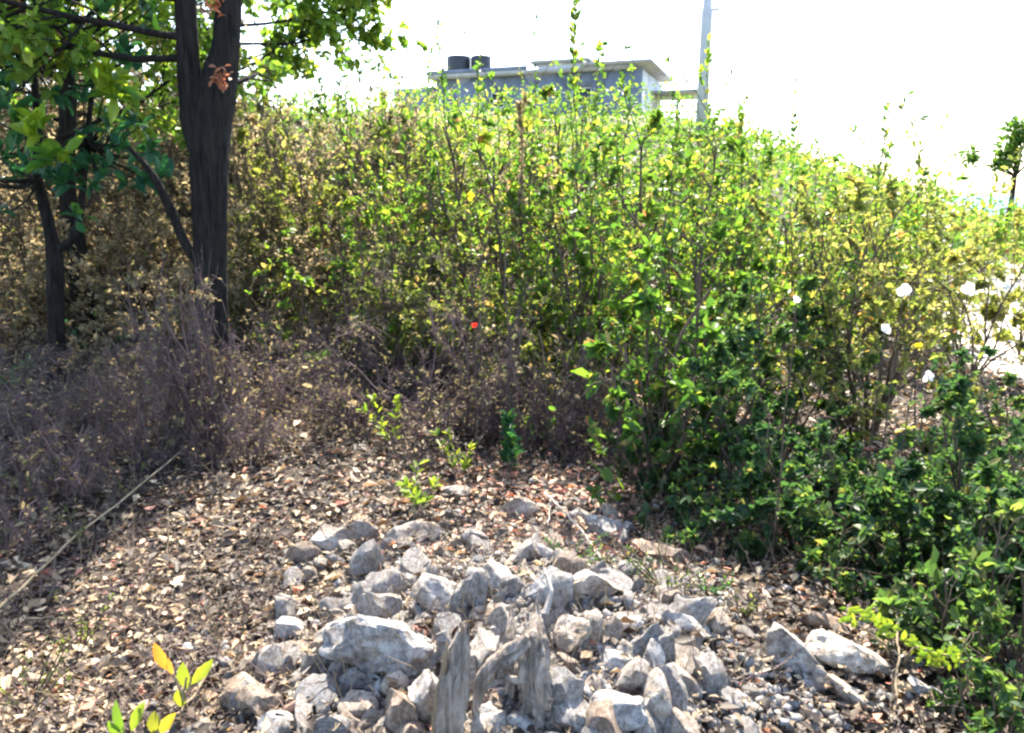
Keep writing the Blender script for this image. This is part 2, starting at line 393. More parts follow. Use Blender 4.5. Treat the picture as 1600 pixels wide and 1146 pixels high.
def shrub(name, base, h, r, kind, label, cat, group=None, n0=9, n1=60, n2=420, nl=6000, leaf=.04, wid=.5, tb=(0, 1), lean=(0, 0),
          bare=0., shoots=0, stem='stem', up=.6, tmpl=T6, hug=.3, sr=1.0, yshoot=1.35, t2=.3, wan=1.0):
    r = r*1.2
    rt = empty(name, base, label, cat, group)
    a = rng.uniform(0, 6.28, n0); tilt = rng.uniform(.1, 1.0, n0)
    D = np.stack([np.cos(a)*tilt+lean[0], np.sin(a)*tilt+lean[1], np.full(n0, up)], -1)
    O = np.stack([np.cos(a)*.08*r, np.sin(a)*.08*r, np.full(n0, -.03)], -1)
    P0 = grow(O, D, rng.uniform(.6, 1.15, n0), 8, .30*wan, .03)
    O, D, _, t1, _ = branch_from(P0, n1, .3*bare+.15, 1)
    P1 = grow(O, D*np.array([1.5, 1.5, .8]), rng.uniform(.3, .75, n1)*(1.15-.5*t1), 6, .34*wan, -.05)
    O, D, _, _, _ = branch_from(P1, n2, .15, 1)
    P2 = grow(O, D*np.array([1.4, 1.4, .7]), rng.uniform(.10, .36, n2), 5, .45, -.03)
    allp = P2.reshape(-1, 3)
    hh = np.percentile(allp[:, 2], 99.3); cx, cy = np.median(allp[:, 0]), np.median(allp[:, 1])
    rr = np.percentile(np.hypot(allp[:, 0]-cx, allp[:, 1]-cy), 90)
    S = np.array([r/rr, r/rr, h/hh])
    P0 = P0*S; P1 = P1*S; P2 = P2*S
    rs = .011*sr*(h/1.6)**.5
    parts = [tubes(P0, np.linspace(rs, rs*.45, 8)[None].repeat(n0, 0), 5), tubes(P1, np.linspace(rs*.45, rs*.2, 6)[None].repeat(n1, 0), 4),
             tubes(P2, np.linspace(rs*.24, rs*.12, 5)[None].repeat(n2, 0), 3)]
    PS = None
    if shoots:
        shoots = int(shoots*1.8)
        top = np.concatenate([P1[:, -1], P0[:, -1]]); top = top[np.argsort(-top[:, 2])[:max(shoots*3, 6)]]
        O = top[rng.choice(len(top), shoots)]
        PS = grow(O, np.stack([rnd(shoots)*.3, rnd(shoots)*.3, np.ones(shoots)], -1), rng.uniform(.2, 1.0, shoots)**1.3*(yshoot-.6)*1.25*h/1.8, 7, .20, .03)
        parts.append(tubes(PS, np.linspace(rs*.3, rs*.12, 7)[None].repeat(shoots, 0), 3))
    V, F = joinvf(parts)
    mesh_np('stems', V, F, M[stem], rt)
    if nl:
        segs = P2; K = 5
        wt = rng.gamma(.55, 1, len(segs))+.04; m = rng.choice(len(segs), nl, p=wt/wt.sum()); zs_ = rng.lognormal(0, .28, len(segs)); lsz = zs_[m]; t = rng.uniform(t2, 1, nl)**.7*(K-1); k = np.minimum(t.astype(int), K-2); fr = (t-k)[:, None]
        Pp = segs[m, k]*(1-fr)+segs[m, k+1]*fr; T = unit(segs[m, k+1]-segs[m, k])
        tw = rng.beta(2.2, 2.2, len(segs))                      # each twig carries its own age of leaf
        tint = np.clip(tw[m]*.6+rng.uniform(0, 1, nl)*.4, 0, 1)*(tb[1]-tb[0])+tb[0]
        tint = np.where(rng.uniform(0, 1, nl) < rng.uniform(.04, .22), rng.uniform(.76, 1, nl), tint)
        if PS is not None:
            ns = shoots*26; mm = rng.integers(0, shoots, ns); q = rng.uniform(.1, 1, ns)*6; kk = np.minimum(q.astype(int), 5); f2 = (q-kk)[:, None]
            Pp = np.concatenate([Pp, PS[mm, kk]*(1-f2)+PS[mm, kk+1]*f2]); T = np.concatenate([T, unit(PS[mm, kk+1]-PS[mm, kk])])
            tint = np.concatenate([tint, rng.uniform(.2, .8, ns)]); lsz = np.concatenate([lsz, np.full(ns, 1.25)])
        n = len(Pp)
        D = unit(T*hug+rdir(n)*.8+np.array([0, 0, .1])); N = unit(rdir(n)*.8+np.array([0, 0, .8]))
        L = leaf*rng.uniform(.55, 1.3, n)*lsz
        leaf_obj('foliage', [(Pp, D, N, L, L*wid*rng.uniform(.8, 1.2, n), tmpl, rng.uniform(.3, 1.6, n), tint)], M[kind], rt)
    return rt

KINDS = {   # density and leaf per kind: per square metre of crown face
    'green': dict(nl=2500, leaf=.052, wid=.55, sr=1.5), 'dark': dict(nl=11500, leaf=.033, wid=.58, hug=.2),
    'olive': dict(nl=2700, leaf=.042, wid=.5, bare=.8), 'dry': dict(nl=3000, leaf=.042, wid=.5), 'bare': dict(nl=60, leaf=.03, wid=.5)}
def sh(u, vb, vt, rpx, kind, label, group=None, name='shrub', cat='bush', Y=None, **kw):
    b = G(u, vb) if Y is None else np.array([PX(u, 500, Y)[0], Y, 0.])
    b[2] = float(H(b[0], b[1]))
    d = b[1]; top = PX(u, vt, d)[2]; h = max(top-b[2], .2)
    r = rpx/FPX*math.hypot(d, .3)*1.0
    kk = dict(KINDS[kind]); area = 2*r*h
    kk['nl'] = int(kk['nl']*area*(1 if d < 7 else .8))
    if d > 8: kk['leaf'] *= 1.25
    n2 = int(np.clip(150*area, 160, 1100))
    kk.update(n1=max(40, n2//7), n2=n2)
    k2 = {'bare': 'dry'}.get(kind, kind)
    kk.update(kw)
    if 'nlx' in kk: kk['nl'] = int(kk['nl']*kk.pop('nlx'))
    if 'n2x' in kk: kk['n2'] = int(kk['n2']*kk.pop('n2x'))
    return shrub(name, b, h, r, k2, label, cat, group, **kk)

# --- right side, near and dark
sh(1180, 800, 540, 130, 'dark', 'dark green low bush above the two tiny bright pebbles in the front green mass')
sh(1345, 880, 700, 130, 'dark', 'dense dark green bush directly behind the pair of large pale stones')
sh(1540, 900, 560, 115, 'dark', 'tall dark grey green bush rising to the sandy track at the right edge', leaf=.034)
sh(1450, 925, 740, 105, 'dark', 'low dark green bush behind the lime green leaf spray', tb=(.1, .9))
sh(1585, 1060, 800, 100, 'dark', 'deep green bush in the lower right corner of the picture', tb=(.2, 1))
sh(1560, 1190, 1010, 90, 'dark', 'small green bush at the bottom right corner, lowest of all', tb=(.2, 1), leaf=.03)
sh(1090, 850, 760, 75, 'dark', 'small dark green plant between the red dry leaves and the front bushes')
sh(1220, 700, 450, 100, 'dark', 'dark green bush left of the brown fan of stems', tb=(.1, 1))
sh(1030, 760, 400, 110, 'green', 'upright green bush with a dark shaded foot in the middle of the slope', tb=(0, .85), n0=12)
sh(1130, 690, 330, 130, 'green', 'bright green leafy bush behind the dark foot of the middle bush', tb=(.1, .95), shoots=4)
sh(1350, 680, 285, 170, 'olive', 'yellowish bush with a fan of bare brown stems at the right', n0=22, bare=2.2, sr=1.25, shoots=6, up=.9, t2=.3)
sh(1510, 590, 300, 110, 'olive', 'pale yellow bush beside the sandy track at the right edge', tb=(.25, .95), shoots=4)
sh(1600, 560, 375, 80, 'olive', 'yellow green bush cut by the right edge beyond the sandy track', tb=(.3, .9))
sh(1200, 560, 285, 120, 'green', 'green bush with yellow leaves under the open sky, right of the pole', tb=(.2, 1), shoots=5)
sh(1420, 520, 300, 110, 'olive', 'sun bleached yellow bush behind the white flowers', tb=(.2, .9), shoots=5)
sh(1300, 540, 310, 110, 'green', 'loose green and yellow bush in front of the sea horizon', tb=(.3, 1), shoots=5)
sh(1290, 915, 770, 90, 'dark', 'low dark green bush touching the blue grey stone behind the pale pair')
sh(1600, 960, 700, 110, 'dark', 'dark green bush at the right edge above the lower right corner', tb=(.1, 1))
sh(1480, 800, 660, 110, 'dark', 'dark green bush under the fan of brown stems', leaf=.038)
sh(1130, 760, 440, 120, 'dark', 'dark green bush between the middle bush and the front green mass')
sh(1240, 840, 600, 120, 'dark', 'dark green bush in the centre of the front green mass', tb=(0, .9))
sh(1500, 1060, 880, 90, 'dark', 'green bush right of the lime green spray', tb=(.2, 1))
sh(1590, 740, 590, 90, 'dark', 'dull green bush on the edge of the sandy track', tb=(.1, .9))
sh(1430, 850, 690, 105, 'dark', 'dark green bush just below the fan of bare brown stems', tb=(0, .9))
sh(1520, 960, 740, 100, 'dark', 'dark green bush between the lime green spray and the sandy track', tb=(0, .9))
# --- middle
sh(960, 640, 210, 150, 'green', 'big leafy green bush right of the tallest dry stalk', tb=(.15, .95), shoots=6)
sh(1050, 560, 200, 130, 'green', 'tall green bush right below the utility pole', tb=(.15, .95), shoots=8)
sh(820, 580, 175, 140, 'green', 'tall open bush with thin dark stems in the centre', tb=(.15, 1), shoots=7, nlx=.75, n2x=1.2)
sh(690, 560, 180, 130, 'green', 'bright green bush in front of the left end of the house', tb=(.2, .95), shoots=4, nlx=.8)
sh(570, 540, 190, 120, 'olive', 'olive bush mixed with dry twigs left of the house', tb=(.0, .8), shoots=5, n2x=1.3)
sh(470, 530, 150, 110, 'olive', 'yellow tipped thin bush right beside the dark trunk', tb=(.1, .95), shoots=3, n2x=1.2)
sh(560, 590, 330, 120, 'green', 'low bush with scattered bright leaves above the purple dry brush', tb=(.25, .95), nlx=.55)
sh(720, 620, 330, 130, 'olive', 'half dry thin bush above the red flower', tb=(.0, .75), n2x=1.3)
sh(880, 640, 400, 110, 'olive', 'faded straw coloured bush in the middle of the slope', tb=(.1, .7), n2x=1.3)
# --- dry thicket on the left
dryg = 'dry thicket bushes on the left'
for (u, Yd, vt, rp, wh) in [(20, 7.6, 260, 130, 'behind the small tree, at the left edge'), (150, 8, 230, 120, 'between the small tree and the dark trunk'), (262, 8.2, 240, 110, 'just left of the dark trunk'),
        (400, 8.0, 215, 110, 'just right of the dark trunk'), (500, 9.0, 190, 120, 'second to the right of the dark trunk'), (-60, 9.5, 120, 150, 'cut by the left edge, rear row'),
        (70, 10.5, 20, 150, 'tall, rear row behind the small tree'), (200, 11, -20, 140, 'tallest, rear row between the two trees'), (320, 11.5, 40, 120, 'tall, rear row behind the dark trunk'),
        (430, 12, 110, 110, 'rear row right of the dark trunk'), (560, 11, 160, 110, 'rear row under the open sky left of the house'), (650, 11, 185, 100, 'rear row below the left end of the house'),
        (90, 7.2, 380, 120, 'low, around the foot of the small tree'), (230, 7.0, 400, 120, 'low, left of the foot of the dark trunk'), (400, 6.8, 380, 100, 'low, right of the foot of the dark trunk')]:
    sh(u, 0, vt, rp, 'dry', 'brown thicket bush '+wh, dryg, name='dry_bush', Y=Yd, n2x=1.6, nlx=1.4, shoots=3)
for (u, Yd, vt, rp, wh) in [(620, 12, 200, 100, 'below the left end of the house'), (760, 11.5, 195, 110, 'below the water tanks'), (880, 11, 170, 110, 'below the raised roof slab'), (1000, 11, 190, 110, 'below the white side of the house'),
        (1110, 11.5, 245, 90, 'at the foot of the utility pole'), (1400, 11, 330, 110, 'in front of the sea'), (1250, 12, 325, 100, 'right of the utility pole'), (1530, 13, 345, 100, 'left of the lone far tree')]:
    sh(u, 0, vt, rp, 'green', 'green bush of the far row '+wh, 'far row of green bushes', Y=Yd, tb=(.25, 1), shoots=2)
# --- purple leafless brush
bg = 'leafless twiggy brush'
for (u, vb, vt, rp, wh) in [(560, 660, 500, 120, 'above the bright seedlings'), (680, 675, 480, 120, 'left of the red flower, front'), (770, 670, 460, 100, 'right below the red flower'), (450, 660, 510, 110, 'right of the trunk foot, front'), (620, 610, 400, 110, 'in the middle, rear'),
        (500, 590, 400, 100, 'right of the dark trunk, rear'), (730, 600, 430, 90, 'behind the red flower'), (340, 700, 425, 90, 'hiding the foot of the dark trunk'), (860, 690, 530, 80, 'below the straw coloured bush'),
        (270, 650, 520, 100, 'left of the foot of the dark trunk'), (190, 650, 530, 100, 'between both trunks'), (50, 680, 500, 110, 'in the shade at the left edge'), (940, 710, 580, 80, 'left of the dark foot of the middle bush'),
        (285, 700, 470, 70, 'just left of the shadow band, front'), (20, 860, 750, 60, 'small, at the left edge beside the diagonal stick'), (110, 790, 690, 70, 'small, in the shade above the diagonal stick'),
        (130, 720, 590, 100, 'low, in the shade below the small tree'), (30, 780, 650, 90, 'lowest, in the shade at the left edge'), (240, 720, 600, 80, 'low, beside the shadow band'), (400, 720, 620, 70, 'low, over the upper end of the diagonal stick')]:
    sh(u, vb, vt, rp, 'bare', 'purple grey leafless brush '+wh, bg, name='bare_bush', stem='twig', n2x=9, n0=26, up=.16, sr=1.0, nlx=30, wan=1.7, tb=(0, .6))

# --- small leafy plants on the ground: (u, v, size px, kind, label)
def sprig(u, v, hpx, kind, label, n=14, leaf=.05, wid=.45, cat='plant', name='seedling', tb=(.3, 1), tmpl=T6, spread=.5, nst=3, group=None, stem='stem', lift=0):
    b = G(u, v); b[2] = float(H(b[0], b[1]))
    s = hpx/FPX*np.linalg.norm(b-CAM)*1.35
    if leaf > .03: leaf *= 1.3; n = int(n*2.4)
    rt = empty(name, b, label, cat, group)
    a = rng.uniform(0, 6.28, nst)
    P = grow(np.zeros((nst, 3))+rnd(nst, 3)*.01*np.array([1, 1, 0])-np.array([0, 0, .01]), np.stack([np.cos(a)*spread, np.sin(a)*spread, np.ones(nst)], -1), s*rng.uniform(.7, 1.1, nst), 6, .15, .02)
    V, F = tubes(P, np.linspace(.004, .0015, 6)[None].repeat(nst, 0), 4); mesh_np('stem', V, [F], M[stem], rt)
    O, D, T, t, m = branch_from(P, n, .2, 1., 1.2)
    D = unit(D+np.array([0, 0, .1]))
    L = leaf*rng.uniform(.6, 1.25, n)
    leaf_obj('foliage', [(O, D, unit(rdir(n)*.5+np.array([0, 0, 1])), L, L*wid, tmpl, rng.uniform(.3, 1.4, n), rng.uniform(tb[0], tb[1], n))], M[kind], rt)
    return rt
sprig(620, 705, 70, 'lime', 'bright green seedling standing on the brown leaves at the foot of the purple brush', 22, .045, tb=(0, .5))
sprig(722, 745, 60, 'lime', 'yellow green seedling right of the bright one at the foot of the brush', 26, .04, tb=(0, .7))
sprig(655, 800, 62, 'lime', 'lime seedling above the grey block stones, on sunlit leaf litter', 26, .045, tb=(0, .5))
sprig(790, 740, 80, 'broad', 'dark leafy sapling in the centre between brush and stones', 70, .05, tb=(.1, .8))
sprig(840, 700, 45, 'broad', 'small fresh green plant right of the dark leafy sapling', 30, .04, tb=(.5, .95))
sprig(770, 600, 95, 'lime', 'fresh green sapling next to the red flower', 22, .055, tb=(0, .25))
sprig(1010, 690, 80, 'lime', 'lime leaved seedling in front of the dark foot of the middle bush', 34, .035, tb=(0, .7))
sprig(350, 560, 60, 'lime', 'small yellow leaved plant at the foot of the dark trunk', 16, .05, tb=(0, .7))
sprig(430, 570, 55, 'broad', 'thin green seedling right of the trunk foot', 16, .045, tb=(.5, 1))
sprig(160, 560, 50, 'broad', 'low green plant between the small tree and the dark trunk', 44, .06, tb=(0, .6), spread=.9)
sprig(20, 610, 40, 'broad', 'low green plant at the left edge', 30, .05, tb=(.3, .8), spread=.9)
sprig(60, 800, 70, 'olive', 'grey green spindly weed in the shade at the left edge', 90, .022, tb=(0, .5), nst=7)
sprig(130, 860, 60, 'olive', 'grey green spindly weed in the shadow band, right of the edge weed', 70, .022, tb=(0, .5), nst=6)
sprig(40, 1110, 80, 'olive', 'grey green tufted weed near the lower left corner', 90, .022, tb=(0, .5), nst=9, spread=.9)
sprig(130, 1010, 60, 'olive', 'thin pale weed on the left below the shadow band', 60, .022, tb=(.1, .6), nst=7, spread=.9)
sprig(200, 790, 50, 'olive', 'small thin weed inside the dark shadow band', 40, .022, tb=(0, .6), nst=5)
sprig(900, 880, 48, 'broad', 'mossy green weed on the stones under a dead twig', 260, .016, tb=(.35, .9), nst=14, spread=1.6)
sprig(965, 885, 30, 'lime', 'tiny yellow green weed next to the mossy weed', 60, .016, tb=(.1, 1), nst=8, spread=1.5)
sprig(1040, 920, 62, 'dark', 'silvery green herb cushion beside the stones', 330, .017, tb=(.3, 1), nst=26, spread=1.3, wid=.3)
sprig(1105, 930, 50, 'broad', 'fresh green weed right of the silvery herb cushion', 90, .022, tb=(.3, .8), nst=9, spread=1.0)
sprig(1160, 970, 40, 'olive', 'olive weed above the pale tall stone', 60, .02, tb=(.1, .6), nst=8)

def explicit_leaf_plant(name, label, basepx, stems, lv, mat, cat='plant'):
    """stems: list of pixel polylines given with height above the ground; lv: (u,v,z, du,dv, length, width, tint)"""
    b = G(*basepx); b[2] = float(H(b[0], b[1])); rt = empty(name, b, label, cat)
    def at(u, v, Yd): return PX(u, v, Yd)-b
    P = []
    for pl in stems:
        pts = np.array([at(u, v, Yd) for u, v, Yd in pl]); t = np.linspace(0, 1, 7); tt = np.linspace(0, 1, len(pts))
        P.append(np.stack([np.interp(t, tt, pts[:, k]) for k in range(3)], -1)+rnd(7, 3)*.003)
    P = np.array(P); V, F = tubes(P, np.linspace(.006, .003, 7)[None].repeat(len(P), 0), 5); mesh_np('stem', V, [F], M['tan'], rt)
    A = []
    for (u0, v0, u1, v1, Yd, w, t) in lv:
        p0, p1 = at(u0, v0, Yd), at(u1, v1, Yd+rnd()*.02); A.append((p0, p1, w, t))
    P0 = np.array([a[0] for a in A]); P1 = np.array([a[1] for a in A]); L = np.linalg.norm(P1-P0, axis=1)
    N = unit(np.array([0, -.9, .35])+rnd(len(A), 3)*.25)
    leaf_obj('foliage', [(P0, P1-P0, N, L, np.array([a[2] for a in A]), T9, .6, np.array([a[3] for a in A]))], M[mat], rt)
    return rt
Y1 = 2.05
explicit_leaf_plant('sapling', 'small sapling with one orange and two lime leaves at the lower left', (285, 1120),
    [[(300, 1120, Y1+.05), (285, 1090, Y1), (268, 1052, Y1)], [(285, 1090, Y1), (288, 1075, Y1), (292, 1058, Y1)], [(285, 1095, Y1), (295, 1075, Y1), (300, 1062, Y1)]],
    [(262, 1048, 240, 1006, Y1, .035, .97), (292, 1078, 284, 1036, Y1, .045, .45), (298, 1070, 332, 1032, Y1, .035, .5), (285, 1105, 278, 1078, Y1, .04, .6), (270, 1055, 262, 1030, Y1, .02, 1)], 'lime')
explicit_leaf_plant('sapling', 'yellow leaved sapling cut by the bottom edge at the lower left', (225, 1165),
    [[(230, 1180, 1.95), (225, 1160, 1.95), (205, 1140, 1.95)], [(230, 1180, 1.95), (240, 1165, 1.95), (245, 1140, 1.95)], [(230, 1175, 1.95), (200, 1165, 1.95), (190, 1135, 1.95)]],
    [(195, 1150, 178, 1096, 1.95, .035, 0), (205, 1143, 224, 1098, 1.93, .035, .3), (243, 1150, 240, 1112, 1.95, .042, .65), (250, 1146, 272, 1116, 1.93, .035, .85), (190, 1150, 168, 1128, 1.95, .03, .1)], 'lime')
lv = []
for k in range(110):
    t = k/110; u = 1322+190*t; v = 962+70*t+random.uniform(-12, 12)-14*math.sin(t*7)
    a = random.uniform(0, 6.28); l = random.uniform(12, 22)
    if .42 < t < .55 and k % 3: continue
    lv.append((u, v, u+l*math.cos(a), v+l*.7*math.sin(a), 2.28-.22*t+random.uniform(-.04, .04), random.uniform(.012, .02), random.uniform(0, .55)))
explicit_leaf_plant('seedling', 'lime green leafy spray reaching right from behind the pale stones', (1400, 1060),
    [[(1400, 1060, 2.28), (1385, 1010, 2.25), (1325, 965, 2.28)], [(1400, 1050, 2.28), (1430, 1010, 2.15), (1512, 1035, 2.06)]], lv, 'lime')

# ------------------------------------------------------------------ trees
def trunk_mesh(name, pts, rad, mat, parent, sides=30, rough=.07, K=110):
    pts = np.array(pts, float); rad = np.array(rad, float)
    t = np.linspace(0, 1, K); tt = np.linspace(0, 1, len(pts))
    P = np.stack([np.interp(t, tt, pts[:, k]) for k in range(3)], -1)
    for _ in range(3): P[1:-1] = (P[:-2]+2*P[1:-1]+P[2:])/4
    r = np.interp(t, tt, rad)
    V, F = tubes(P[None], r[None], sides)
    V = V.reshape(K, sides, 3); c = P[:, None]
    a = np.arange(sides)*2*math.pi/sides
    amp = 1+rough*(np.sin(a*3+t[:, None]*5)+.8*np.sin(a*5-t[:, None]*9)+.5*rnd(K, sides)+1.1*rnd(1, sides)+.9*np.sin(a*7+t[:, None]*3))
    V = (c+(V-c)*amp[..., None]).reshape(-1, 3)
    return mesh_np(name, V, [F], mat, parent, smooth_=False)
TB = G(335, 668); TB[2] = float(H(TB[0], TB[1]))
ty_ = TB[1]
big = empty('large_tree', TB, 'tall dark trunked tree forking near the top left of the picture', 'tree')
def tp_(u, v, Y=ty_): return PX(u, v, Y)-TB
trunk_mesh('trunk', [(0, .0, -.1), tp_(338, 640), tp_(334, 520), tp_(331, 420), tp_(330, 300), tp_(329, 200), tp_(338, 140), tp_(352, 80), tp_(358, 0), tp_(372, -150, ty_+.1), tp_(400, -420, ty_+.3)],
           [.16, .115, .098, .094, .108, .125, .11, .075, .068, .06, .04], M['bark'], big)
trunk_mesh('limb', [tp_(316, 260), tp_(303, 190), tp_(295, 90), tp_(289, -40), tp_(262, -250, ty_-.2), tp_(220, -500, ty_-.3)], [.06, .075, .066, .060, .045, .03], M['bark'], big, sides=14)
trunk_mesh('limb', [tp_(318, 425), tp_(290, 385, ty_-.05), tp_(268, 330, ty_-.1), tp_(238, 270, ty_-.2), tp_(200, 230, ty_-.3)], [.035, .035, .03, .022, .012], M['bark'], big, sides=8, K=20)
# crown: limbs above and beside the fork
def crown(rt, starts, dirs, lens, n1, n2, nl, leaf, mat, tb, barkm='bark', lift=.05, wid=.5, r0=.035, droop=0., tmpl=T6, parts=None):
    S = np.array(starts); D = np.array(dirs, float); L = np.array(lens, float)
    P0 = grow(S, D, L, 8, .16, lift)
    O, d, _, t1, m = branch_from(P0, n1, .25, 1); P1 = grow(O, d, L[m]*rng.uniform(.25, .5, n1), 6, .25, -droop)
    O, d, _, _, _ = branch_from(P1, n2, .2, 1); P2 = grow(O, d, rng.uniform(.12, .32, n2), 5, .3, -droop)
    V, F = joinvf([tubes(P0, np.linspace(r0, r0*.3, 8)[None].repeat(len(S), 0), 6), tubes(P1, np.linspace(r0*.35, r0*.12, 6)[None].repeat(n1, 0), 4), tubes(P2, np.linspace(r0*.1, r0*.05, 5)[None].repeat(n2, 0), 3)])
    mesh_np('branches', V, F, M[barkm], rt)
    m = rng.integers(0, n2, nl); t = rng.uniform(.3, 1, nl)*4; k = np.minimum(t.astype(int), 3); fr = (t-k)[:, None]
    Pp = P2[m, k]*(1-fr)+P2[m, k+1]*fr; T = unit(P2[m, k+1]-P2[m, k]); n = nl
    tw = rng.beta(2, 2, n2); tint = np.clip(tw[m]*.6+rng.uniform(0, 1, n)*.4, 0, 1)*(tb[1]-tb[0])+tb[0]
    Lf = leaf*rng.uniform(.6, 1.3, n)
    leaf_obj('crown', [(Pp, unit(T*.4+rdir(n)*.8), unit(rdir(n)*.7+np.array([0, 0, .8])), Lf, Lf*wid, tmpl, rng.uniform(.3, 1.4, n), tint)], M[mat], rt)
top = lambda u, v, dy=0: tp_(u, v, ty_+dy)
st = [top(300, 0), top(296, -60), top(280, -150), top(250, -300), top(305, 90), top(300, 60), top(372, -150), top(340, 130)]
dr = [(-1, -.2, .1), (-1, .4, .25), (-.8, -.6, .5), (-.5, .2, 1), (-1, -.3, .0), (-.9, -.7, .1), (-.3, 1, .4), (.5, 1, .1)]
ln = [1.4, 1.6, 1.6, 1.5, 1.3, 1.5, 1.2, .5]
st += [np.array([x_, y_, z_]) for x_, y_, z_ in [(0, .2, 3.2), (-.3, 0, 3.5), (-.6, .1, 4.0), (.2, .4, 4.0), (-.4, .3, 3.0), (-.5, -.2, 3.8)]]
dr += [(-.45, 1, .18), (-.9, .7, .12), (-1, .1, .2), (-.7, .9, .15), (-1, .9, .1), (-1, .4, .1)]
ln += [3.2, 3.4, 3.0, 3.4, 3.6, 3.2]  # long limbs out of view, added to shade the ground at left
crown(big, st, dr, ln, 330, 2600, 22000, .080, 'green', (.3, .95), r0=.026, droop=.04, wid=.55)
# a leafier tree standing behind the dark trunk; its crown shows to the right of it
lb = PX(322, 400, 13.); lb[2] = float(H(lb[0], lb[1])); ly = 13.
leafy = empty('leafy_tree', lb, 'bright leaved tree behind the dark trunk, its crown spreading to the right into the sky', 'tree')
def lp_(u, v, dy=0): return PX(u, v, ly+dy)-lb
trunk_mesh('trunk', [(0, 0, -.1), lp_(318, 300), lp_(328, 180), lp_(335, 80), lp_(345, -40), lp_(350, -200)], [.11, .09, .08, .07, .055, .03], M['bark'], leafy, sides=12, K=40)
st2 = [lp_(335, 70), lp_(338, 40), lp_(340, 0), lp_(345, -40), lp_(348, -100), lp_(330, 120), lp_(345, -150), lp_(340, 20), lp_(335, 100)]
crown(leafy, st2, [(1, .2, .12), (1, .1, .0), (1, -.1, .10), (1, .3, .2), (.9, -.3, .3), (1, .1, .05), (.6, .2, .8), (-1, .2, .2), (1, .4, .0)], [2.2, 2.6, 2.7, 2.6, 2.1, 1.8, 1.8, 1.8, 1.4], 130, 800, 6000, .15, 'green', (.45, .9), r0=.03, droop=.04, wid=.55)
# small tree with broad leaves
SB = G(90, 620); SB[2] = float(H(SB[0], SB[1])); sy = SB[1]
small = empty('small_tree', SB, 'small forked tree with broad glossy leaves at the left edge', 'tree')
def sp_(u, v, Y=sy): return PX(u, v, Y)-SB
trunk_mesh('trunk', [(0, 0, -.08), sp_(90, 540), sp_(86, 460), sp_(84, 385)], [.085, .062, .058, .062], M['bark'], small, sides=12, K=26)
trunk_mesh('limb', [sp_(84, 390), sp_(72, 330), sp_(58, 280, sy-.1), sp_(60, 200, sy-.2), sp_(50, 90, sy-.3), sp_(30, -30, sy-.3)], [.05, .04, .036, .03, .025, .015], M['bark'], small, sides=9, K=26)
trunk_mesh('limb', [sp_(92, 390), sp_(118, 372), sp_(128, 320, sy+.05), sp_(135, 220, sy-.1), sp_(150, 100, sy-.2)], [.035, .032, .026, .02, .012], M['bark'], small, sides=9, K=22)
def rosettes(rt, base, lst, leaf, mat, n=9):
    A = []
    for (u, v, Yd, t0, t1) in lst:
        c = PX(u, v, Yd)-base; d0 = unit(np.array([rnd()*.6, -.3+rnd()*.3, .5+rnd()*.3]))
        O = c+rnd(n, 3)*.035; D = unit(d0*.5+rdir(n)*.9)
        A.append((O, D, unit(rdir(n)*.5+np.array([0, -.3, .8])), leaf*rng.uniform(.7, 1.2, n), leaf*.42*rng.uniform(.8, 1.2, n), T9, rng.uniform(.5, 1.5, n), rng.uniform(t0, t1, n)))
    return A
ros = [(165, 120, sy-.7, .9, 1), (178, 150, sy-.7, .9, 1), (55, 215, sy-.9, .9, 1), (95, 250, sy-.9, .8, 1), (170, 130, sy-.7, .85, 1), (190, 150, sy-.7, .7, 1), (60, 205, sy-.9, .8, 1), (85, 245, sy-.9, .6, .9), (20, 170, sy-.5, .3, .7), (30, 200, sy-.5, .3, .8), (100, 285, sy-.8, .1, .4), (80, 270, sy-.8, 0, .4),
       (215, 200, sy-.5, .2, .7), (235, 235, sy-.5, .1, .5), (230, 280, sy-.5, 0, .3), (255, 275, sy-.5, 0, .3), (205, 240, sy-.4, .4, .8), (180, 195, sy-.6, .5, 1), (20, 140, sy-.3, .2, .6), (0, 240, sy-.4, 0, .4),
       (120, 215, sy-.3, 0, .4), (150, 260, sy-.3, 0, .3), (50, 60, sy-.2, 0, .5), (90, 100, sy-.2, 0, .5), (20, 90, sy-.3, .1, .5), (130, 150, sy-.2, 0, .5), (240, 15, sy-.5, .6, 1), (165, 30, sy-.4, .4, .9), (125, 340, sy-.4, .2, .8), (5, 330, sy-.3, 0, .4)]
for k in range(80): ros.append((random.uniform(-150, 250), random.uniform(-80, 290), sy+random.uniform(-.8, .5), 0, .6))
leaf_obj('crown', rosettes(small, SB, ros[:10], .17, 'broad', 9)+rosettes(small, SB, ros[10:], .135, 'broad', 8), M['broad'], small)
ps = []
tw0 = [sp_(60, 200, sy-.2), sp_(135, 220, sy-.1), sp_(50, 90, sy-.3), sp_(128, 320, sy+.05), sp_(58, 280, sy-.1)]
for (u, v, Yd, _, _) in ros:
    c = PX(u, v, Yd)-SB; s = min(tw0, key=lambda q: np.linalg.norm(q-c)); t = np.linspace(0, 1, 6)[:, None]
    ps.append(s*(1-t)+c*t+np.array([0, 0, -.08])*np.sin(t*3.14)+rnd(6, 3)*.012)
V, F = tubes(np.array(ps), np.linspace(.011, .004, 6)[None].repeat(len(ps), 0), 5); mesh_np('branches', V, [F], M['bark'], small)
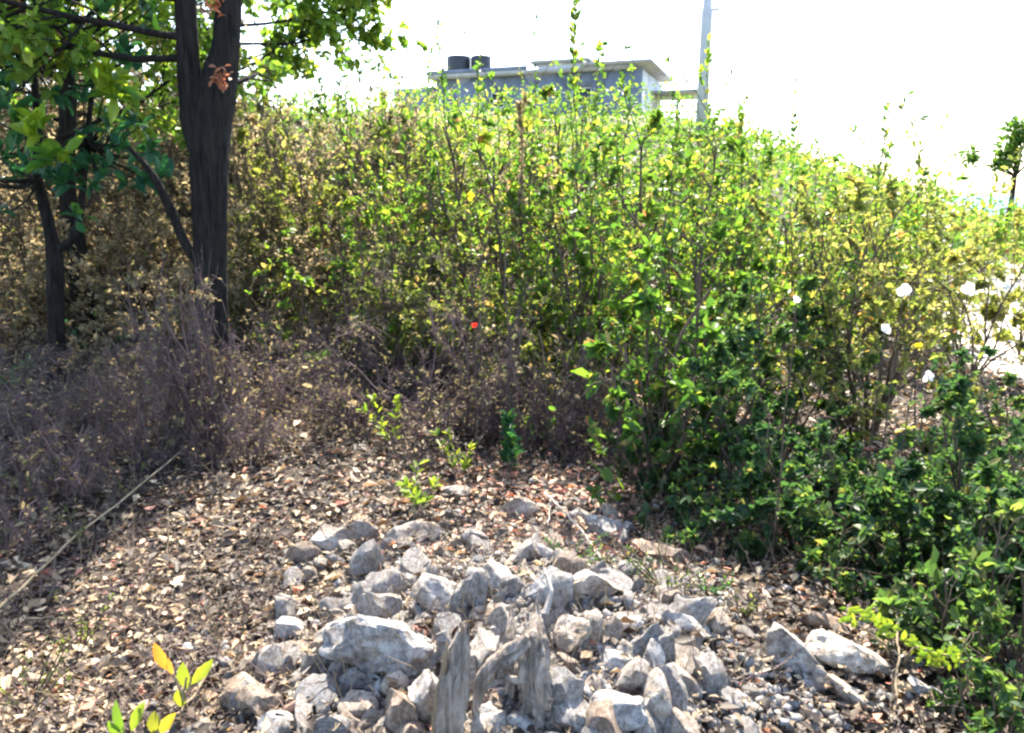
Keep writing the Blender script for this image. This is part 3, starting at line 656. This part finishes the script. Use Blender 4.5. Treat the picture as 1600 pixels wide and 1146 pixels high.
# rusty seed clusters in it
for par, bb, lst, n_ in ((small, SB, [(95, 72, sy-.6)], 90), (small, SB, [(22, 12, sy-.6)], 60), (big, TB, [(335, 10, ty_-.3)], 30), (big, TB, [(347, 122, ty_-.25)], 34)):
    A = rosettes(par, bb, [(q_[0], q_[1], q_[2], 0, 1) for q_ in lst], .055, 'rusty', n_)
    A = [(a_[0]+rnd(n_, 3)*.045, *a_[1:]) for a_ in A]
    leaf_obj('dry_leaf_cluster', A, M['rusty'], par)

# a tree standing behind the small one: brown green crown filling the upper left corner
bp = np.array([-4.3, 7.6, 0.]); bp[2] = float(H(bp[0], bp[1]))  # tree added also for the shade its crown throws on the left ground
backt = empty('tree', bp, 'dark crowned tree in the upper left corner, behind the small forked tree', 'tree')
trunk_mesh('trunk', [(0, 0, -.1), (.05, 0, .8), (-.05, .1, 1.6), (.1, .1, 2.6), (.0, 0, 4.2)], [.11, .09, .08, .07, .03], M['bark'], backt, sides=12, K=40)
st3 = [np.array([rnd()*.1, rnd()*.1, z_]) for z_ in np.linspace(2.0, 4.2, 13)]
dr3 = [(math.cos(a_), math.sin(a_), .25+.1*rnd()) for a_ in np.linspace(0, 12.6*1.3, 13)]
crown(backt, st3, dr3, [random.uniform(1.4, 2.0) for _ in st3], 170, 1500, 11000, .080, 'green', (.3, .95), r0=.022, droop=.02, wid=.55)

def far_tree(u, vb, Yd, hgt, label, lumps, seed=0, group=None):
    b = PX(u, vb, Yd); b[2] = float(H(b[0], b[1])); rt = empty('tree', b, label, 'tree', group)
    top_ = PX(*lumps[0][:2], Yd)-b
    trunk_mesh('trunk', [(0, 0, -.2), (0.05, 0, hgt*.4), PX(u+14, lumps[0][1]+60, Yd)-b, top_], [.14, .11, .08, .04], M['bark'], rt, sides=8, K=16)
    A = []; ps = []
    for (lu, lv_, rr, n) in lumps:
        c = PX(lu, lv_, Yd)-b; O = c+rdir(n)*rng.uniform(0, 1, (n, 1))**.6*np.array([rr*.8, rr*.8, rr])
        s = rng.uniform(.16, .34, n)
        A.append((O, rdir(n), rdir(n), s, s*.45, T6, .8, rng.beta(2, 2, n)*.8)); t = np.linspace(0, 1, 5)[:, None]
        ps.append((PX(u+14, lumps[0][1]+60, Yd)-b)*(1-t)+c*t+rnd(5, 3)*.05)
    leaf_obj('crown', A, M['green'], rt)
    V, F = tubes(np.array(ps), np.linspace(.06, .02, 5)[None].repeat(len(ps), 0), 5); mesh_np('branches', V, [F], M['bark'], rt)
far_tree(1572, 358, 34, 3, 'slim lone tree with clumped crown at the far right', [(1590, 215, .8, 300), (1575, 240, .75, 260), (1562, 255, .6, 160), (1516, 246, .5, 120), (1610, 200, 1., 300), (1630, 235, .8, 200), (1580, 195, .5, 60)])

# hanging twig from above, upper centre
def hanging(u, v0, v1, Yd, label, n=30, leaf=.05):
    b = PX(u, v0, Yd); rt = empty('hanging_twig', b, label, 'twig')
    P = grow(np.zeros((3, 3)), np.array([[.05, 0, -1], [.3, .1, -.8], [-.25, -.1, -.9]]), np.array([1., .6, .5])*(b[2]-PX(u, v1, Yd)[2]), 7, .12, 0)
    V, F = tubes(P, np.linspace(.004, .0015, 7)[None].repeat(3, 0), 4); mesh_np('stem', V, [F], M['stem'], rt)
    O, D, _, _, _ = branch_from(P, n, .0, .8)
    L = leaf*rng.uniform(.6, 1.2, n); leaf_obj('foliage', [(O, D, rdir(n), L, L*.5, T6, .8, rng.uniform(.3, .9, n))], M['green'], rt)

# tall thin shoots seen against the sky, each a plant standing in the bushes
def tall_shoot(ub, vtop, ut, Yd, label, n=26, leaf=.04, kind='green', cl=3, r=.006, tb=(0, .9), group=None, lo=.62):
    p = PX(ub, 500, Yd); p[2] = float(H(p[0], p[1])); rt = empty('tall_shoot', p, label, 'plant', group)
    n = int(n*2.2); leaf *= 1.2
    tip = PX(ut, vtop, Yd)-p; t = np.linspace(0, 1, 12)[:, None]
    mid = t*tip+rnd(12, 3)*.02*np.array([1, 1, 0.2]); P = [mid]
    for k in range(cl):
        s = mid[random.randint(6, 10)]; e = s+np.array([rnd()*.3, rnd()*.2, random.uniform(.1, .3)])
        P.append(s*(1-t)+e*t+rnd(12, 3)*.008)
    P = np.array(P); V, F = tubes(P, np.linspace(r, r*.3, 12)[None]*np.array([1]+[.5]*cl)[:, None], 4); mesh_np('stem', V, [F], M['stem'], rt)
    O, D, _, _, _ = branch_from(P, n, lo, 1)
    L = leaf*rng.uniform(.5, 1.3, n); leaf_obj('foliage', [(O, D, rdir(n), L, L*.55, T6, .8, rng.uniform(tb[0], tb[1], n))], M[kind], rt)
tall_shoot(820, 15, 838, 6.2, 'thin dark shoot rising highest above the house, nearly leafless', 16, .03)
tall_shoot(900, 0, 898, 5.4, 'tall shoot with a leafy tip touching the top edge above the house', 60, .045, tb=(.3, .9), lo=.8)
tall_shoot(665, 60, 672, 6, 'thin leafy shoot at the left end of the house', 26, .035)
tall_shoot(945, 70, 940, 6, 'leafy shoot in front of the raised roof slab', 34, .04)
tall_shoot(1095, 60, 1110, 6, 'green shoot climbing in front of the utility pole', 30, .045, tb=(.4, .9))
tall_shoot(1150, 150, 1165, 5.6, 'leafy shoot just right of the utility pole', 44, .05)
tall_shoot(1250, 125, 1240, 5.2, 'single shoot with small dark leaves alone against the sky', 26, .035, cl=2)
tall_shoot(1370, 165, 1385, 4.8, 'spreading dark twigs with small leaves against the sky at right', 60, .034, cl=7)
tall_shoot(1450, 215, 1440, 4.8, 'low spreading twigs against the sky right of the dark ones', 40, .034, cl=5)
tall_shoot(1270, 210, 1275, 5.6, 'short bare shoot above the yellow leaves near the sea', 14, .03, cl=2)
tall_shoot(590, 90, 600, 7, 'leafy shoot left of the house between tree and sky', 40, .045, tb=(.4, .9))
tall_shoot(560, 130, 545, 7.5, 'small leafy shoot nearest to the green tree branch', 30, .045)
tall_shoot(820, 160, 812, 6, 'dry pinkish brown stalk in the middle of the hedge', 200, .035, kind='dry', cl=5, tb=(.3, 1), lo=.6, r=.010)

# flowers as small plants of their own in the bushes
def flower(u, v, Yd, s, mat, label, n=6, name='flower'):
    p = PX(u, v, Yd); g = np.array([p[0], p[1]+.05, float(H(p[0], p[1]+.05))]); rt = empty(name, g, label, 'flower')
    c = p-g; t = np.linspace(0, 1, 6)[:, None]; P = (t*c+rnd(6, 3)*.01*np.sin(t*3.14))[None]
    V, F = tubes(P, np.linspace(.005, .002, 6)[None], 4); mesh_np('stem', V, [F], M['stem'], rt)
    a = np.arange(n)*6.283/n; D = np.stack([np.cos(a), -.5+rnd(n)*.5, np.sin(a)], -1)+rnd(n, 3)*.35; s *= .9
    leaf_obj('petals', [(np.zeros((n, 3))+c, D, np.tile([0, -1., .2], (n, 1))+rnd(n, 3)*.5, s*rng.uniform(.7, 1.2, n), s*rng.uniform(.7, 1.1, n), T9, .5, rng.uniform(0, 1, n))], M[mat], rt)
flower(1412, 453, 3.55, .040, 'petal', 'largest white flower in the yellow bush at the right')
flower(1383, 513, 3.5, .034, 'petal', 'white flower below and left of the largest one')
flower(1450, 588, 3.2, .034, 'petal', 'white flower above the dark grey green bush')
flower(1245, 468, 3.0, .022, 'petal', 'small dull white flower far left of the other white ones')
flower(1513, 451, 3.7, .040, 'petal', 'white flower nearest to the right edge')
flower(742, 508, 4.2, .019, 'redp', 'single red flower over the purple dry brush')
flower(735, 307, 5.2, .034, 'yelp', 'bright yellow leaf like flower high in the central bush')
flower(1435, 540, 3.5, .02, 'yelp', 'orange yellow bloom right of the fan of brown stems')
flower(1400, 942, 2.7, .025, 'yelp', 'small orange bloom above the lime green spray')

# ------------------------------------------------------------------ stones
import bmesh
def ico(sub):
    bm = bmesh.new(); bmesh.ops.create_icosphere(bm, subdivisions=sub, radius=1)
    V = np.array([v.co for v in bm.verts]); F = np.array([[v.index for v in f.verts] for f in bm.faces]); bm.free(); return V, F
ICO = {s: ico(s) for s in (1, 2, 3, 4, 5)}
from mathutils import noise as mn
def rock_shape(sub, ncut=11, rough=.05, hard=.6):
    V, F = ICO[sub]; V = V.copy()
    for _ in range(ncut):
        n = rdir(1)[0]; d = rng.uniform(hard, .88); q_ = V@n; k = q_ > d
        V[k] -= np.outer(q_[k]-d, n)*.97
    off = rng.uniform(-50, 50, 3)
    if sub >= 3:
        f = np.empty(len(V))
        for j, p in enumerate(V):
            P_ = Vector(p*1.6+off)
            f[j] = mn.fractal(P_, .9, 2.1, 5)*1.0-max(0, .32-mn.cell_vector(P_*3)[0]*.0-mn.voronoi(P_*2.2)[0][0])*.5
        V = V*(1+rough*2.4*f)[:, None]
    return V, F
def rock(u, v, w, h, rot=0, label=None, group=None, sub=4, thick=None, rough=.05, lift=.25, hard=.7, cat='stone', name='stone', zoff=0):
    p = G(u, v+h*.30); d = np.linalg.norm(p-CAM)
    a = w/FPX*d/2; c = h/FPX*d/2*1.02; b = (thick or (a+c)/2)
    V, F = rock_shape(sub, 13, rough*1.25, .42)
    lo_, hi_ = V.min(0), V.max(0); V = (V-(lo_+hi_)/2)/((hi_-lo_)/2)
    V = V*np.array([a, b, c])*1.08
    V = V@np.array(Matrix.Rotation(R(rot), 3, 'Y').transposed())@np.array(Matrix.Rotation(-PITCH*1.2, 3, 'X').transposed())
    z = float(H(p[0], p[1]))
    ctr = PX(u, v, p[1]); ctr[2] = max(ctr[2]-c*.12, z+c*.2)
    o = mesh_np(name, V, [F], M['rock'], smooth_=False)
    o.location = (ctr[0], ctr[1], ctr[2]+zoff)
    o.data.shade_smooth(); o.data.set_sharp_from_angle(angle=R(32))
    return tag(o, label, cat, group)
ROCKS = [
 (612, 1000, 185, 88, 8, 'largest flat pale boulder, hollow underneath, in the left of the stone heap', 5, .09),
 (693, 930, 88, 52, 35, 'smooth oval grey stone tilted on top of the heap behind the largest boulder', 5, .03),
 (645, 838, 82, 44, -12, 'grey wedge stone at the upper rim of the heap behind the oval stone', 4, .05),
 (522, 845, 84, 48, 0, 'broad pale grey stone, uppermost on the left rim of the heap', 4, .06),
 (667, 1092, 56, 82, 8, 'upright yellowish block below the right end of the largest boulder', 4, .04),
 (618, 1068, 40, 44, 0, 'small brown stone wedged under the largest boulder', 3, .05),
 (580, 1052, 50, 34, 0, 'buff stone supporting the left part of the largest boulder', 4, .05),
 (455, 982, 60, 38, -8, 'low grey stone left of the largest boulder in the leaf litter', 4, .06),
 (508, 998, 86, 30, -34, 'long narrow whitish stone leaning up to the largest boulder', 4, .06),
 (385, 1085, 70, 48, 0, 'purplish grey stone by itself at the lower left of the heap', 4, .05),
 (310, 1140, 52, 32, 0, 'pale stone at the bottom edge right of the yellow sapling', 4, .05),
 (560, 1108, 54, 44, 10, 'rough grey stone at the bottom below the largest boulder', 4, .07),
 (440, 1128, 62, 36, 0, 'whitish flat stone at the bottom edge, lower left of the heap', 4, .07),
 (755, 962, 44, 32, 0, 'small bluish stone directly above the tall dead stump', 3, .05),
 (785, 992, 46, 28, 20, 'small grey stone between the stump and its arched root', 3, .05),
 (715, 770, 46, 26, 0, 'lone little grey stone furthest up the slope', 3, .05),
 (815, 792, 64, 36, 5, 'dark bluish grey stone at the top rim of the heap', 4, .05),
 (740, 843, 42, 34, 0, 'small pale grey stone right of the wedge stone', 3, .05),
 (786, 908, 56, 62, 0, 'bluish rough stone in the centre above the dead roots', 4, .06),
 (868, 925, 66, 72, 40, 'bright topped angular stone right of the centre', 4, .06),
 (924, 922, 72, 62, 20, 'shaded blue grey stone behind the bright topped one', 4, .05),
 (956, 1034, 66, 32, 2, 'flat rounded pale stone right of the dead roots', 4, .04),
 (979, 975, 46, 32, 0, 'small grey round stone left of the wide slab', 4, .05),
 (1065, 977, 78, 40, 3, 'wide grey slab, uppermost on the right of the heap', 4, .04),
 (1078, 1027, 74, 26, 0, 'thin dark slab under the wide grey slab', 4, .04),
 (1064, 1060, 62, 44, 0, 'rounded brown grey block below the thin dark slab', 4, .04),
 (1020, 1032, 34, 62, 0, 'narrow upright grey stone left of the slabs', 4, .05),
 (1024, 1095, 42, 88, -8, 'tall spotted grey stone standing at the bottom right of centre', 4, .06),
 (958, 1116, 92, 58, -25, 'large angular grey stone at the bottom edge right of the roots', 4, .06),
 (876, 1108, 48, 60, 10, 'pointed blue grey stone at the bottom beside the dead roots', 4, .06),
 (926, 1070, 34, 34, 0, 'small blue grey stone above the large angular bottom stone', 3, .05),
 (893, 998, 56, 70, 20, 'knobbly brown white stone like a knuckle beside the dead roots', 4, .09),
 (821, 1128, 54, 32, 20, 'small brown stone at the bottom under the dead roots', 3, .05),
 (761, 1130, 62, 48, 20, 'purplish pale stone at the bottom between stump and roots', 4, .07),
 (848, 868, 38, 42, 0, 'small upright pale stone left of the mossy weed', 3, .06),
 (955, 825, 76, 32, 8, 'pinkish flat stone above the mossy weed', 4, .05),
 (904, 806, 40, 26, 0, 'little grey stone left of the pinkish flat stone', 3, .05),
 (1035, 866, 72, 36, 5, 'pale stone half hidden behind the silvery herb cushion', 4, .06),
 (742, 903, 32, 32, 0, 'small round stone left of the bluish centre stone', 3, .05),
 (1233, 1012, 64, 80, -25, 'pale upright stone, left one of the pair in front of the dark bushes', 5, .05),
 (1320, 1026, 122, 56, 12, 'large grey tapering stone, right one of the pair in front of the dark bushes', 5, .05),
 (1282, 975, 58, 38, 35, 'blue grey stone in shadow behind the pair on the right', 4, .05),
 (1280, 1058, 56, 28, 30, 'whitish stone chip under the large tapering stone', 4, .05),
 (1426, 1039, 42, 27, 0, 'small purplish stone under the lime green spray', 4, .05),
 (1335, 1090, 78, 24, 32, 'long narrow grey stone lying at the lower right', 4, .06),
 (1468, 1095, 84, 20, 38, 'long slim grey stone at the lower right corner of the heap', 4, .06),
 (1203, 926, 26, 18, 0, 'tiny bright pebble left of two in the dry leaves above the pair', 3, .04),
 (1229, 921, 28, 15, 0, 'tiny bright pebble right of two in the dry leaves above the pair', 3, .04),
 (1533, 1138, 44, 22, 0, 'small blue stone at the bottom right corner', 3, .05),
 (1148, 1090, 64, 34, 0, 'pale flat stone at the bottom between the heap and the right pair', 4, .05),
 (1120, 975, 44, 40, 0, 'brownish stone right of the wide grey slab', 4, .05),
]
for (u, v, w, h, rot, lab, sub, rg) in ROCKS:
    rock(u, v, w, h, rot, lab, None, sub, rough=rg)
# loose rubble between them
def inpoly(u, v):
    t = (v-800)/346
    lo = 500-150*t; hi = 965+215*t
    return lo < u < hi
protos = [rock_shape(3, 11, .085, .42) for _ in range(20)]
pm = []
for V, F in protos:
    o = mesh_np('rubble_stone', V, [F], M['rock'], smooth_=True); me = o.data; me.set_sharp_from_angle(angle=R(32)); bpy.data.objects.remove(o); pm.append(me)
cnt = 0
while cnt < 249:
    u = rng.uniform(250, 1300); v = rng.uniform(790, 1175)
    if not inpoly(u, v) : continue
    if v < 880 and rng.uniform() < .5: continue
    p = G(u, v); s = rng.lognormal(math.log(.045), .40); s = min(s, .095)
    o = bpy.data.objects.new('rubble_stone', random.choice(pm)); C.objects.link(o)
    o.location = (p[0], p[1], float(H(p[0], p[1]))+s*.32); o.scale = (s*rng.uniform(.9, 1.5), s*rng.uniform(.8, 1.2), s*rng.uniform(.6, .95)); o.rotation_euler = tuple(rng.uniform(0, 6.28, 3))
    tag(o, 'small loose pale stone filling the gaps of the foreground stone heap', 'stone', 'small rubble stones'); cnt += 1
# gravel: countless chips
n = 5000
x = rng.normal(.08, .55, n); y = 1.5+rng.gamma(2.4, .36, n); V0, F0 = ICO[1]
s = rng.uniform(.006, .026, n)
VV = V0[None]*(s[:, None]*rng.uniform(.6, 1.3, (n, len(V0))))[..., None]*rng.uniform(.6, 1.3, (n, 1, 3))+np.stack([x, y, H(x, y)+s*.4], -1)[:, None]
FF = (F0[None]+(np.arange(n)*len(V0))[:, None, None]).reshape(-1, 3)
tag(mesh_np('gravel', VV.reshape(-1, 3), [FF], M['rock']), 'loose pale gravel and stone chips between the stones', 'gravel', kind='stuff')

# ------------------------------------------------------------------ dead stump with arched roots
def gnarly(name, pts, rad, mat, parent, sides=40, K=110, amp=.34, jag=.05):
    pts = np.array(pts, float); t = np.linspace(0, 1, K); tt = np.linspace(0, 1, len(pts))
    P = np.stack([np.interp(t, tt, pts[:, k]) for k in range(3)], -1)
    for _ in range(6): P[1:-1] = (P[:-2]+2*P[1:-1]+P[2:])/4
    r = np.interp(t, tt, rad); V, F = tubes(P[None], r[None], sides); V = V.reshape(K, sides, 3); c = P[:, None]
    Ln = np.concatenate([[0], np.cumsum(np.linalg.norm(np.diff(P, axis=0), axis=1))])
    o1 = rng.uniform(-50, 50); m = np.empty((K, sides)); tv = unit(P[-1]-P[0])
    for i in range(K):
        for j in range(sides):
            a_ = j*2*math.pi/sides+Ln[i]*1.5
            q1 = Vector((math.cos(a_)*2.6+o1, math.sin(a_)*2.6, Ln[i]*7)); q2 = Vector((math.cos(a_)*7+o1, math.sin(a_)*7, Ln[i]*13))
            m[i, j] = 1+amp*mn.noise(q1)*1.6-amp*.9*abs(mn.noise(q2))+amp*.25*mn.noise(q2*3)
    V = c+(V-c)*m[..., None]
    jg = np.array([mn.noise(Vector((math.cos(j*6.283/sides)*3+o1, math.sin(j*6.283/sides)*3, 0))) for j in range(sides)])
    V[-6:] += tv*(np.linspace(.2, 1, 6)[:, None]*jg*jag)[..., None]
    V = V.reshape(-1, 3); V2 = np.concatenate([V, P[-1:]-tv*jag*.5]); top0 = (K-1)*sides
    tri = np.array([[top0+i, top0+(i+1) % sides, K*sides] for i in range(sides)])
    return mesh_np(name, V2, [F, tri], mat, parent)
b = G(705, 1165); b[2] = float(H(b[0], b[1])); y0 = b[1]
stp = empty('dead_stump', b, 'upright weathered grey stump at the bottom, left of the arched roots', 'stump')
q = lambda u, v, dy=0: PX(u, v, y0+dy)-b
gnarly('stump', [(0, 0, -.1), q(702, 1140), q(707, 1070), q(717, 1020, .02), q(725, 980, .04)], [.055, .040, .035, .032, .014], M['wood'], stp, jag=.09)
gnarly('splinter', [(-.03, 0, -.05), q(684, 1120), q(692, 1060), q(699, 1003)], [.018, .016, .011, .003], M['tan'], stp, sides=16, K=50)
b = G(825, 1120); b[2] = float(H(b[0], b[1])); y0 = b[1]
rootp = empty('dead_roots', b, 'gnarled grey dead root mass with an arched root in the centre bottom', 'roots')
gnarly('root_mass', [(.01, 0, -.1), q(838, 1105), q(832, 1050), q(836, 1000, .05), q(838, 950, .12)], [.075, .058, .046, .036, .006], M['wood'], rootp, amp=.5, jag=.08)
gnarly('root_mass', [(-.03, .05, -.1), q(800, 1090, .05), q(806, 1040, .06), q(796, 1000, .10), q(800, 955, .16)], [.05, .032, .024, .018, .004], M['wood'], rootp, sides=26, K=80, amp=.5)
gnarly('arched_root', [q(826, 1000, .0), q(800, 1020, -.02), q(772, 1036, -.03), q(752, 1062, -.04), q(742, 1110, -.05), q(750, 1150, -.06)], [.022, .024, .018, .018, .012, .006], M['wood'], rootp, sides=22, K=80, amp=.5)
gnarly('side_root', [q(820, 1066, -.02), q(790, 1061, -.04), q(750, 1078, -.04)], [.012, .010, .005], M['wood'], rootp, sides=16, K=40, amp=.5)
gnarly('side_root', [q(852, 960, .1), q(862, 925, .14), q(850, 890, .2)], [.012, .008, .003], M['pale'], rootp, sides=12, K=40, amp=.5)

# ------------------------------------------------------------------ sticks
def stick(path, r, mat, label, group=None, name='stick', lift=.03, cat='stick'):
    pts = []
    for q_ in path:
        p = G(q_[0], q_[1]); p[2] = float(H(p[0], p[1]))+(q_[2] if len(q_) > 2 else lift); pts.append(p)
    pts = np.array(pts); K = 24; t = np.linspace(0, 1, K); tt = np.linspace(0, 1, len(pts))
    P = np.stack([np.interp(t, tt, pts[:, k]) for k in range(3)], -1)+rnd(K, 3)*r*.7
    V, F = tubes(P[None], np.linspace(r, r*.5, K)[None], 6)
    o = mesh_np(name, V, [F], mat, offset=P[0]); o.location = P[0]
    return tag(o, label, cat, group)
stick([(-20, 990, .05), (120, 862, .07), (230, 775, .08), (345, 690, .14), (420, 640, .2)], .0065, M['straw'], 'long thin tan stick lying diagonally along the shadow band from the left edge')
stick([(340, 690), (450, 625, .25), (560, 560, .35)], .006, M['pale'], 'pale stick rising from the end of the long diagonal stick to the purple brush')
stick([(0, 980, .02), (60, 985, .05), (120, 980, .03)], .005, M['tan'], 'short tan twig lying level at the left edge')
stick([(850, 800, .1), (905, 850, .08), (940, 885, .03)], .006, M['pale'], 'dead pale twig lying across the mossy weed')
stick([(860, 806, .08), (856, 840, .03)], .005, M['pale'], 'short pale twig standing left of the mossy weed')
stick([(270, 1146, .04), (310, 1110, .06), (335, 1075, .08), (330, 1060, .05)], .006, M['tan'], 'bent tan stick beside the lime leaved sapling')
stick([(1480, 1150, .02), (1500, 1120, .10), (1525, 1075, .2)], .006, M['tan'], 'leaning tan stick at the lower right corner')
stick([(1395, 1140, .02), (1398, 1080, .12), (1390, 1020, .2)], .005, M['tan'], 'thin upright dry stalk under the lime green spray')
stick([(1020, 812, .1), (1180, 815, .12)], .003, M['tan'], 'straight hair thin straw lying level above the silvery herb')
stick([(730, 600, .3), (600, 640, .25), (470, 680, .05)], .006, M['twig'], 'long grey twig slanting down left out of the purple brush')
stick([(262, 900, .0), (263, 780, .02)], .006, M['stem'], 'thin dark upright twig in the sunlit litter right of the shadow band')
stick([(770, 930, .0), (768, 850, .02)], .004, M['pale'], 'thin pale upright stalk in the centre of the heap')

# countless dry twigs over the litter
def scatter(n, xr, yr):
    x = rng.uniform(*xr, n); y = yr[0]*np.exp(rng.uniform(0, 1, n)*math.log(yr[1]/yr[0])); x = x*y; return x, y
n = 5000
x, y = scatter(n, (-.75, .75), (1.7, 9)); keep = (x < .5+.1*y) | (rng.uniform(0, 1, n) < .2); keep &= ~((np.abs(x-.2) < .9) & (y < 3) & (rng.uniform(0, 1, n) < .7)); x, y = x[keep], y[keep]; n = len(x)
a = rng.uniform(0, 6.28, n); D = np.stack([np.cos(a), np.sin(a), rng.uniform(-.05, .55, n)**2*1.2], -1)
P = grow(np.stack([x, y, H(x, y)+.012], -1), D, rng.uniform(.06, .34, n), 5, .22, 0)
P[..., 2] = np.maximum(P[..., 2], H(P[..., 0], P[..., 1])+.006)
V, F = tubes(P, (rng.uniform(.0010, .0032, n)[:, None]*np.linspace(1, .5, 5)), 3)
tag(mesh_np('dry_twigs', V, [F], M['twig']), 'tangle of fine dry twigs lying over the leaf litter', 'twigs', kind='stuff')
# leaf litter
n = 104000
x, y = scatter(n, (-1.1, 1.15), (1.6, 10))
heap = (np.abs(x-.15) < .85) & (y < 3.0); keep = ~(heap & (rng.uniform(0, 1, n) < .52)); x, y = x[keep], y[keep]; n = len(x)
a = rng.uniform(0, 6.28, n); D = np.stack([np.cos(a), np.sin(a), rnd(n)*.35], -1)
lay = rng.uniform(0, 1, n)**2*.045*(1+.4*wav(x, y, 2.3, 2))
P = np.stack([x, y, H(x, y)+.006+np.abs(lay)], -1); L = np.minimum(rng.lognormal(math.log(.030), .45, n), .075)*np.minimum(.5+.2*y, 1.35)
patch = wav(x, y, 1.1, 15)*.14+wav(x, y, 4.7, 6)*.16
tint = np.clip(rng.beta(.85, 1.7, n)*.95+patch*.8, 0, .95); tint = np.where(rng.uniform(0, 1, n) < .05+.45*(np.exp(-((x-.35)**2+(y-3.9)**2)/.7)), rng.uniform(.95, 1, n), tint)
N = unit(rdir(n)*.55+np.array([0, 0, 1]))
half = rng.uniform(0, 1, n) < .5
tag(leaf_obj('leaf_litter', [(P[half], D[half], N[half], L[half], L[half]*.55, T4, rng.uniform(.5, 3, half.sum()), tint[half]), (P[~half], D[~half], N[~half], L[~half], L[~half]*.5, T6, rng.uniform(-2, 2, (~half).sum()), tint[~half])], M['litter'], None),
    'thick bed of dry tan and brown fallen leaves on the slope', 'leaf litter', kind='stuff')
# dry grass stalks and low straw
n = 2600
x, y = scatter(n, (-.8, .4), (2.0, 10)); a = rng.uniform(0, 6.28, n)
P = grow(np.stack([x, y, H(x, y)], -1), np.stack([np.cos(a)*.5, np.sin(a)*.5, np.ones(n)], -1), rng.uniform(.05, .28, n), 4, .2, 0)
V, F = tubes(P, np.repeat([[.0018, .0015, .001, .0005]], n, 0), 3)
tag(mesh_np('dry_grass', V, [F], M['tan']), 'thin dry grass stalks standing in the leaf litter', 'grass', kind='stuff')

# hillside scrub, far: leaf clumps over the slope under the house and along the right
def scrub(n, xr, yr, mat, label, name, leaf, hmax, tb):
    x = rng.uniform(*xr, n); y = rng.uniform(*yr, n); d = .5+.5*np.clip(wav(x, y, .8, 4)+.4, 0, 1.2)
    z = H(x, y)+rng.uniform(0, 1, n)**1.3*hmax*d
    P = np.stack([x, y, z], -1); L = leaf*rng.uniform(.6, 1.3, n)
    tag(leaf_obj(name, [(P, rdir(n), unit(rdir(n)+np.array([0, 0, .6])), L, L*.55, T6, .8, np.clip(rng.beta(2, 2, n)*(tb[1]-tb[0])+tb[0]+wav(x, y, .5, 8)*.1, 0, 1))], M[mat], None), label, 'scrub', kind='stuff')
scrub(26000, (-12, 13), (13, 28), 'green', 'green scrub covering the hillside beyond the bushes', 'hillside_scrub', .16, 1.1, (.2, .95))
scrub(14000, (-14, 1), (10, 20), 'dry', 'brown dry undergrowth on the slope behind the thicket', 'dry_undergrowth', .14, 1.9, (.1, .9))
scrub(14000, (8, 40), (13, 55), 'olive', 'low yellow green scrub on the flat land by the sea', 'coastal_scrub', .22, .6, (.2, .9))
